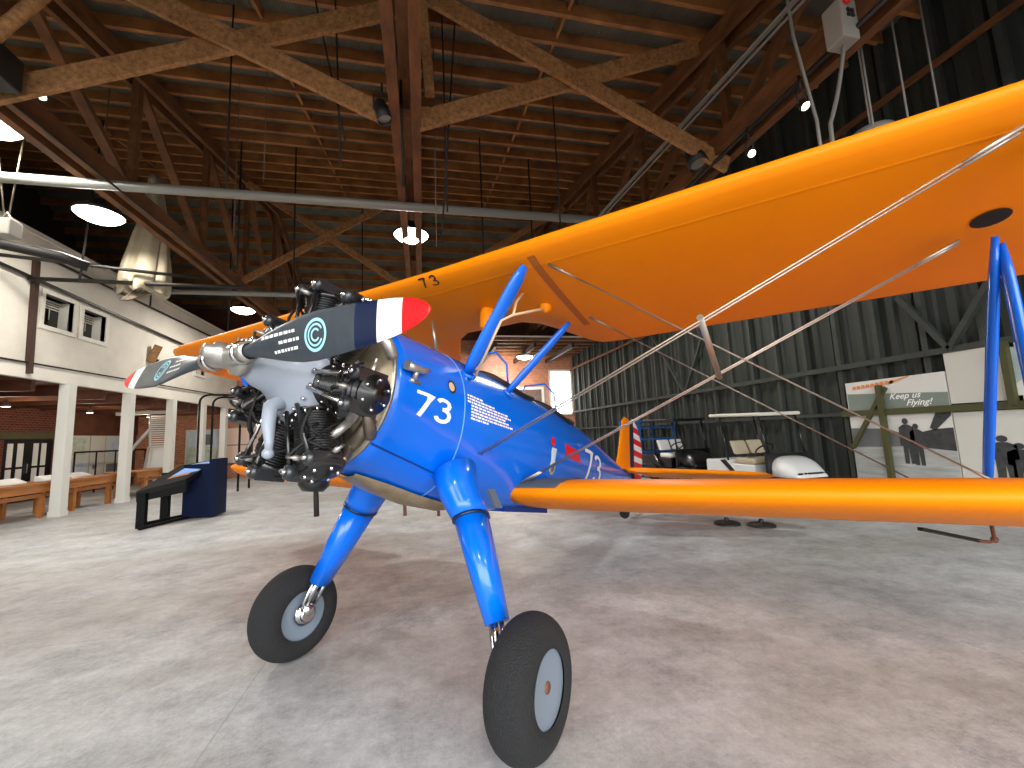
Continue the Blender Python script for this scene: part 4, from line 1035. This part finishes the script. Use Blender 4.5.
# fuel pipes and gauge under the centre section
mb = PB()
P_ = lambda x, y, dz=-.02: upt(y, (x-ULX)/ci, False)+V((0,0,dz))
mb.tube([(.17,.36,1.66),(.09,.60,2.01),(.15,.655,2.065),(.30,.68,2.15),(.45,.68,2.235),P_(.58,.68,-.03)], .010, 8)
mb.tube([(.15,.655,2.065),(.22,.63,2.20),P_(.33,.62,-.01)], .010, 8)
mb.build('fuel_line', M['tan'], bp_)
mb = PB(); p = P_(.45,.22,0); mb.lathe([(.055,0),(.06,-.03),(.055,-.15),(.03,-.18),(.001,-.185)], p, (0,0,1), 16); mb.build('fuel_gauge', M['orange'], bp_)
mb = PB(); p = P_(.58,.68,0); mb.lathe([(.05,0),(.05,-.03),(.02,-.06),(.001,-.06)], p, (0,0,1), 14); mb.build('fuel_fitting', M['orange'], bp_)
mb = PB(); mb.tube([P_(.35,-.28,-.05), P_(.42,-.26,-.30)], .014, 8); mb.build('drain_pipe', M['wire'], bp_)

# ---- tail
TZ = 1.455
def plate(name, outline, th, m, parent=bp_, vertical=False, y0=0, z0=TZ):
    n_ = len(outline); cx = sum(p[0] for p in outline)/n_; cy = sum(p[1] for p in outline)/n_
    mb = PB(); rings = []
    for k, h in ((.0,.5),(.7,.5),(.93,.35),(1,0)):
        rings.append([(cx+(p[0]-cx)*k, cy+(p[1]-cy)*k, th*h) for p in outline])
    for sg in (1, -1):
        rr = [[V((a, h*sg+y0, b)) if vertical else V((a, b, z0+h*sg)) for a, b, h in r_] for r_ in rings]
        mb.loft(rr, False)
    return mb.build(name, m, parent)
def sm(pts, it=2):
    for _ in range(it):
        o = []
        for i, p in enumerate(pts):
            q = pts[(i+1) % len(pts)]; o += [(p[0]*.75+q[0]*.25, p[1]*.75+q[1]*.25), (p[0]*.25+q[0]*.75, p[1]*.25+q[1]*.75)]
        pts = o
    return pts
for sgn in (1, -1):
    plate('stabilizer', sm([(4.55,.04*sgn),(4.7,.3*sgn),(5.05,1.6*sgn),(5.25,2.1*sgn),(5.5,2.12*sgn),(5.52,.04*sgn)], 1), .07, M['orange'])
    plate('elevator', sm([(5.54,.1*sgn),(5.54,2.15*sgn),(5.8,2.15*sgn),(6.05,1.6*sgn),(6.05,.4*sgn),(5.85,.1*sgn)], 2), .05, M['orange'])
plate('fin', [(4.5,1.45),(4.62,1.62),(4.80,2.05),(4.93,2.34),(5.02,2.40),(5.30,2.40),(5.32,1.45)], .05, M['orange'], vertical=True)
rud = sm([(5.36,1.25),(5.36,2.42),(5.55,2.48),(5.85,2.36),(6.12,2.05),(6.16,1.7),(6.0,1.3),(5.7,1.15)], 2)
ro = plate('rudder', rud, .06, M['white'], vertical=True)
# red stripes and blue leading band wrap the rudder
me = ro.data
me.materials.append(M['red']); me.materials.append(M['navy'])
bm = bmesh.new(); bm.from_mesh(me)
for i in range(1, 13):
    z = 1.15+i*.105
    bmesh.ops.bisect_plane(bm, geom=bm.verts[:]+bm.edges[:]+bm.faces[:], plane_co=(0,0,z), plane_no=(0,0,1))
bmesh.ops.bisect_plane(bm, geom=bm.verts[:]+bm.edges[:]+bm.faces[:], plane_co=(-5.5,0,0), plane_no=(1,0,0))
for f_ in bm.faces:
    c = f_.calc_center_median()
    f_.material_index = 2 if -c.x < 5.5 else (1 if int((c.z-1.15)/.105) % 2 == 0 else 0)
bm.to_mesh(me); bm.free()
# tail wheel
tw = PB(); tw.lathe([(.05,-.05),(.11,-.055),(.135,-.02),(.135,.02),(.11,.055),(.05,.05)], (4.95,0,.83), (0,1,0), 20); tw.build('tail_wheel', M['tire'], bp_)
PB().tube([(4.7,0,1.22),(4.8,0,1.05),(4.95,.0,.83)], .03, 8).build('tail_wheel_fork', M['blue'], bp_)

# ---- landing gear
for sgn in (1, -1):
    top, mid, bot = V((.07,sgn*.34,.96)), V((.08,sgn*.50,.72)), V((.03,sgn*.755,.21))
    d = (bot-mid).normalized()
    def streamring(o, ch, th, d_):
        a = V((1,0,0)); a = (a-d_*a.dot(d_)).normalized(); b = d_.cross(a)
        return [o+a*ch/2*math.cos(t_)+b*th/2*math.sin(t_)*(1-.22*math.cos(t_)) for t_ in [2*PI*k/24 for k in range(24)]]
    lg = PB().loft([streamring(mid, .27, .175, d), streamring(mid.lerp(bot,.5), .22, .15, d), streamring(bot, .165, .115, d)]).build('gear_leg', M['blue'], bp_)
    d2 = (mid-top).normalized()
    PB().loft([streamring(top+V((.01,0,.05)), .36, .24, d2), streamring(top.lerp(mid,.35), .315, .215, d2), streamring(top.lerp(mid,.7), .295, .198, d2), streamring(mid-d*.008, .285, .19, d)]).build('gear_fairing', M['blue'], bp_)
    PB().loft([streamring(mid-d*.012, .29, .194, d), streamring(mid+d*.006, .29, .194, d)]).build('fairing_band', M['navy'], lg)
    ol = PB()
    ol.tube([bot-d*.05+V((-.03,0,0)), V((-.02,sgn*.80,.05))], .020, 10)
    ol.tube([bot-d*.05+V((.045,0,0)), V((.045,sgn*.80,.06))], .014, 8)
    ol.tube([bot-d*.05+V((-.06,sgn*.0,.0)), V((-.05,sgn*.79,.08)), V((-.03,sgn*.80,.02))], .012, 8)
    ol.ball((0,sgn*.81,.03), .05, 12); ol.tube([(0,sgn*.78,0),(0,sgn*.93,0)], .045, 14); ol.lathe([(.075,0),(.08,.02),(.05,.035)], (0,sgn*.84,0), (0,-sgn,0), 18)
    ol.build('oleo_strut', M['chrome'], bp_)
    # wheel with slight camber
    wy = .975 if sgn > 0 else -.935; R_ = .311
    ax = V((0, sgn, .035*1)).normalized()
    pr = []
    for k in range(25):
        a = PI*(k/24)*1.30-PI*.15
        pr.append((.205+(R_-.205)*max(-.42, math.sin(a))*1.0, -.118*math.cos(a)))
    wh = PB().lathe(pr, (0,wy,-.008), ax, 56).build('wheel', M['tire'], bp_)
    PB().lathe([(.001,.088),(.12,.09),(.162,.096),(.174,.092),(.176,.05)], (0,wy,-.008), ax, 40).build('wheel_disc', M['rim'], wh)
    PB().lathe([(.06,-.075),(.12,-.075),(.162,-.092),(.174,-.088),(.176,-.05)], (0,wy,-.008), ax, 40).build('wheel_disc', M['rim'], wh)
    PB().lathe([(.001,.094),(.026,.094),(.028,.086)], (0,wy,-.008), ax, 16).build('hub_cap', M['rust'], wh)
# plates and stubs on the left gear fairing and below nose
yq = .60
mb = PB(); o = V((.16,.555,.84)); mb.prism([o+V((-.03,-.012,.055)), o+V((.03,0,.055)), o+V((.04,.06,-.055)), o+V((-.02,.05,-.055))], (-.006,.02,.004)); mb.build('step_plate', M['walk'], bp_)
PB().tube([(-.72,.06,.93),(-.665,.06,.70)], .013, 8).build('oil_drain_tube', M['dark'], bp_)
mb = PB(); mb.loft([[V((x, w_*math.cos(a), z+h*math.sin(a))) for a in [PI+PI*k/10 for k in range(11)]] for x, w_, z, h in ((-.5,.10,.93,.02),(-.3,.14,.89,.05),(.0,.15,.83,.06),(.3,.13,.79,.05),(.5,.1,.775,.02))], False, closed=False); mb.build('belly_scoop', M['plate'], bp_)
PB().box((1.0,-.15,.752),(1.8,.15,.80)).build('belly_panel', M['blue_dark'], bp_)
for x in (.1,.45,.75): PB().tube([(x,-.1,.79),(x+.02,-.1,.70)], .012, 6).build('belly_vent_tube', M['rust'], bp_)

# ---- engine
EZ = 1.386
eng = PB().lathe([(.045,-.52),(.075,-.50),(.10,-.46),(.115,-.40),(.15,-.345),(.205,-.30),(.235,-.27),(.245,-.24),(.245,-.06),(.2,0)], (-.62,0,EZ), (1,0,0), 42).build('engine', M['crank'], bp_)
# nose bolts
nb = PB()
for k in range(18):
    a = 2*PI*k/18; nb.lathe([(.010,0),(.010,.012),(.001,.014)], (-.62-.30,.215*math.cos(a),EZ+.215*math.sin(a)), (-1,0,0), 6)
nb.build('nose_bolts', M['chrome'], eng)
CX = -.80
for k in range(7):
    a = PI/2+2*PI*k/7
    u = V((0, math.cos(a), math.sin(a))); tdir = V((0, -math.sin(a), math.cos(a))); ctr = V((CX, 0, EZ))
    pr = [(.092,.20),(.118,.215),(.118,.228),(.092,.235)]
    r0 = .24
    while r0 < .45:
        pr += [(.082,r0),(.104,r0+.003),(.104,r0+.008),(.082,r0+.011)]; r0 += .0145
    pr += [(.085,.452),(.108,.458),(.112,.485),(.088,.49),(.088,.50),(.11,.502),(.108,.512),(.085,.515),(.085,.525),(.098,.527),(.094,.537),(.04,.548),(.036,.56),(.001,.562)]
    cy = PB().lathe(pr, ctr, u, 26).build('cylinder', M['cyl'], eng)
    # base studs
    sb = PB()
    for q in range(12):
        b = 2*PI*q/12; sb.lathe([(.008,0),(.008,.014),(.001,.016)], ctr+u*.228+V((1,0,0))*.105*math.cos(b)+tdir*.105*math.sin(b), u, 6)
    for q in range(6):
        b = 2*PI*(q+.5)/6; sb.lathe([(.009,0),(.009,.014),(.001,.016)], ctr+u*.536+V((1,0,0))*.072*math.cos(b)+tdir*.072*math.sin(b), u, 6)
    sb.build('cylinder_studs', M['chrome'], cy)
    # rocker boxes, push rods, plugs, intake
    rb = PB()
    for s_ in (-1, 1):
        o = ctr+u*.505+tdir*s_*.075+V((-.035,0,0))
        rb.beam(o-V((.07,0,0)), o+V((.08,0,0)), .062, .06, u); rb.lathe([(.034,0),(.036,.02),(.025,.03),(.001,.032)], o-V((.07,0,0)), (-1,0,0), 12, 0); rb.lathe([(.014,.03),(.014,.042),(.001,.044)], o-V((.07,0,0)), (-1,0,0), 6, 1)
    rb.build('rocker_box', [M['rocker'], M['chrome']], eng)
    pr_ = PB()
    for s_ in (-1, 1): pr_.tube([ctr+V((-.125,0,0))+u*.20+tdir*s_*.04, ctr+V((-.11,0,0))+u*.49+tdir*s_*.072], .011, 8)
    pr_.build('push_rod', M['chrome'] if k % 2 else M['cyl'], eng)
    sp = PB(); e = ctr+u*.47+V((-.11,0,0)); sp.lathe([(.014,0),(.014,.025),(.008,.03),(.008,.06)], e, (-1,0,0), 8); sp.build('spark_plug', M['hub'], eng)
    sp = PB(); e2 = ctr+u*.47+tdir*.11; sp.lathe([(.014,0),(.014,.025),(.008,.03),(.008,.06)], e2, tdir, 8)
    sp.build('spark_plug', M['hub'], eng)
    wr_ = PB(); wr_.tube(bez(e+V((-.05,0,0)), e+V((-.07,0,0))+tdir*.06-u*.02, ctr+V((.06,0,0))+u*.30+tdir*.15, 8), .007, 6); wr_.build('ignition_lead', M['blackrope'], eng)
    ip = PB(); ip.tube(bez(ctr+V((.13,0,0))+u*.22+tdir*.05, ctr+V((.16,0,0))+u*.42+tdir*.06, ctr+V((.06,0,0))+u*.50+tdir*.07, 8), .026, 10); ip.build('intake_pipe', M['crank'] if k in (0, 6) else M['bronze'], eng)
    if k in (0, 6, 5, 4):
        ep = PB(); ep.tube(bez(ctr+V((.04,0,0))+u*.47-tdir*.09, ctr+V((.07,0,0))+u*.49-tdir*.16, ctr+V((.13,0,0))+u*.43-tdir*.19, 8), .03, 10, rs=[.028]*4+[.032]*5); ep.build('exhaust_stub', M['hub'] if k in (0, 6) else M['bronze'], eng)
# exhaust collector at lower right, oil pump arm and sump
mb = PB(); mb.tube([V((-.66, .40*math.cos(a), EZ+.40*math.sin(a))) for a in [-.5-.12*i for i in range(16)]], .036, 12); mb.build('exhaust_collector', M['bronze'], eng)
mb = PB(); mb.tube([(-.93,.02,EZ-.14),(-1.0,.035,EZ-.19),(-1.005,.06,EZ-.27),(-.995,.085,EZ-.36),(-.99,.085,EZ-.40)], .03, 12, rs=[.045,.034,.032,.02,.018]); mb.ball((-.99,.085,EZ-.41), .027, 12); mb.build('oil_pump_arm', M['crank'], eng)
mb = PB(); mb.lathe([(.06,0),(.075,.03),(.075,.14),(.05,.17),(.001,.172)], (-.72,.06,.99), (.05,0,-1), 16); mb.build('oil_sump', M['cyl'], eng)
mb = PB(); mb.tube([(-.74,.30,EZ-.22),(-.73,.36,EZ-.13),(-.70,.40,EZ-.08)], .03, 12); mb.tube([(-.80,.22,EZ-.33),(-.74,.30,EZ-.22)], .022, 10); mb.build('exhaust_elbow', M['hub'], eng)
mb = PB()
rnd = random.Random(11)
for q in range(26):
    a = rnd.uniform(-PI, PI); b = a+rnd.uniform(-.5, .5); r1 = rnd.uniform(.22,.36); r2 = rnd.uniform(.34,.5)
    mb = PB(); mb.tube(bez((CX-.13+rnd.uniform(-.03,.12), r1*math.cos(a), EZ+r1*math.sin(a)), (CX-.16, (r1+r2)/2*math.cos(b), EZ+(r1+r2)/2*math.sin(b)), (CX-.05, r2*math.cos(b), EZ+r2*math.sin(b)), 6), .008, 6); mb.build('engine_hose', M['blackrope'], eng)

# ---- propeller
HX = -1.2165
pp = PB().lathe([(.001,-.105),(.03,-.10),(.035,-.07),(.05,-.06),(.055,-.02),(.055,.03),(.075,.04),(.075,.075),(.05,.09),(.045,.16)], (HX,0,EZ), (1,0,0), 24)
TIL = -.0114
bd = V((0, math.cos(TIL), math.sin(TIL))); bu = V((0, -math.sin(TIL), math.cos(TIL)))
pp.lathe([(.036,-.19),(.046,-.185),(.046,-.16),(.040,-.15),(.046,-.09),(.05,0),(.046,.09),(.040,.15),(.046,.16),(.046,.185),(.036,.19)], (HX,0,EZ), bd, 24)
pp = pp.build('propeller_hub', M['hub'], bp_)
for s_ in (-1, 1):
    mb = PB()
    mb.lathe([(.049,-.012),(.054,-.01),(.054,.01),(.049,.012)], V((HX,0,EZ))+bd*.13*s_, bd, 24)
    for q in range(3): mb.beam(V((HX-.02+.02*q,0,EZ))+bd*(.12+.025*q)*s_+bu*.045, V((HX-.02+.02*q,0,EZ))+bd*(.12+.025*q)*s_+bu*.066, .014, .014)
    mb.build('hub_clamp', M['chrome'], pp)
RAD = 1.217
BW = [(.17,.06,.06,58),(.23,.065,.055,42),(.32,.10,.045,30),(.44,.145,.036,22),(.56,.18,.028,17),(.66,.19,.022,14),(.78,.18,.018,12),(.88,.168,.014,10.5),(.98,.15,.011,9.5),(1.06,.132,.009,9),(1.12,.11,.008,8.5),(1.165,.085,.007,8),(1.195,.055,.006,8),(1.21,.03,.005,8),(RAD,.010,.004,8)]
def blade_ring(sgn, rad, ch, th, deg, n_=20):
    d = bd*sgn; an = math.radians(deg)
    # chord direction lies between rotation direction (bu) and the shaft (x)
    cdir = bu*math.cos(an)*1-V((1,0,0))*math.sin(an)*sgn; ndir = d.cross(cdir)
    o = V((HX,0,EZ))+d*rad; return [o+cdir*ch/2*math.cos(t_)+ndir*th/2*math.sin(t_) for t_ in [2*PI*k/n_ for k in range(n_)]], o, cdir, ndir
def bw(rad):
    for a, b in zip(BW[:-1], BW[1:]):
        if rad <= b[0]:
            f = (rad-a[0])/(b[0]-a[0]); f = max(0, f); return [a[k]+(b[k]-a[k])*f for k in range(1, 4)]
    return BW[-1][1:]
for sgn in (1, -1):
    rr = sorted({*[b[0] for b in BW], .52, .64, .76, .875, .985, 1.10, 1.06})
    B1, B2, B3 = .875, .985, 1.10
    rings = []; mb = PB()
    for rad in rr: rings.append(blade_ring(sgn, rad, *bw(rad))[0])
    n_ = 20
    for i in range(len(rr)-1):
        m_ = (rr[i]+rr[i+1])/2
        mi = 0 if m_ < B1 else (1 if m_ < B2 else (2 if m_ < B3 else 3))
        if sgn < 0: mi = 0 if m_ < B2 else (2 if m_ < B3 else 3)
        vs = rings[i]+rings[i+1]
        mb.add(vs, [(k, (k+1) % n_, n_+(k+1) % n_, n_+k) for k in range(n_)], mi, True)
    mb.add(rings[-1], [tuple(range(n_))], 3)
    bo = mb.build('blade', [M['prop'], M['navy'], M['white'], M['red']], pp)
    bm = bmesh.new(); bm.from_mesh(bo.data); bmesh.ops.remove_doubles(bm, verts=bm.verts, dist=1e-5); bm.to_mesh(bo.data); bm.free()
    # round badge and stencilled data on the front face
    def bf(rad, v, off=.002):
        ch, th, deg = bw(rad); _, o, cd_, nd_ = blade_ring(sgn, rad, ch, th, deg)
        if nd_.x > 0: nd_ = -nd_
        vv = max(-.98, min(.98, v/(ch/2))); p = o+cd_*v+nd_*(th/2*math.sqrt(1-vv*vv)+off); return (-p.x, p.y, p.z)
    def ringstroke(mb_, rad0, r1, r2, a0=0, a1=2*PI):
        N = 28; vs = []
        for k in range(N+1):
            t_ = a0+(a1-a0)*k/N
            for q in (r1, r2): vs.append(bf(rad0+q*math.cos(t_), q*math.sin(t_)))
        mb_.add(vs, [(2*k, 2*k+1, 2*k+3, 2*k+2) for k in range(N)])
    g = MB(); c0 = .665
    ringstroke(g, c0, .052, .064); ringstroke(g, c0, .036, .044, .5, 5.8); ringstroke(g, c0, .018, .026, .6, 5.7)
    g.build('round_badge', M['cyan'], pp)
    g = MB(); rnd = random.Random(5)
    for row, (r0, r1) in enumerate(((.33,.55),(.44,.55),(.40,.54))):
        x = r0
        while x < r1:
            w_ = rnd.uniform(.010,.026); v0 = .03-.034*row
            g.add([bf(x,v0), bf(x+w_,v0), bf(x+w_,v0+.012), bf(x,v0+.012)], [(0,1,2,3)]); x += w_+.007
    g.build('stencil_lines', M['white'], pp)

# ------------------------------------------------------------------ world and daylight
w = bpy.data.worlds.new('overcast_sky'); sc.world = w; w.use_nodes = True
bg = w.node_tree.nodes['Background']; bg.inputs['Color'].default_value = (.98, .99, 1, 1); bg.inputs['Strength'].default_value = 8.0
def portal(loc, rot, sx, sy):
    ld = bpy.data.lights.new('sky_portal', 'AREA'); ld.shape = 'RECTANGLE'; ld.size = sx; ld.size_y = sy; ld.cycles.is_portal = True
    o = bpy.data.objects.new('sky_portal', ld); COL.objects.link(o); o.location = loc; o.rotation_euler = rot
portal((-.1, TN-.1, 3.0), (math.radians(90), 0, 0), 15.4, 6)
sc.cycles.max_bounces = 8; sc.cycles.diffuse_bounces = 4; sc.cycles.glossy_bounces = 3; sc.cycles.sample_clamp_indirect = 6
sc.cycles.use_denoising = True
vs_ = sc.view_settings; vs_.view_transform = 'Standard'; vs_.look = 'None'; vs_.exposure = 0; vs_.gamma = 1; vs_.use_curve_mapping = False
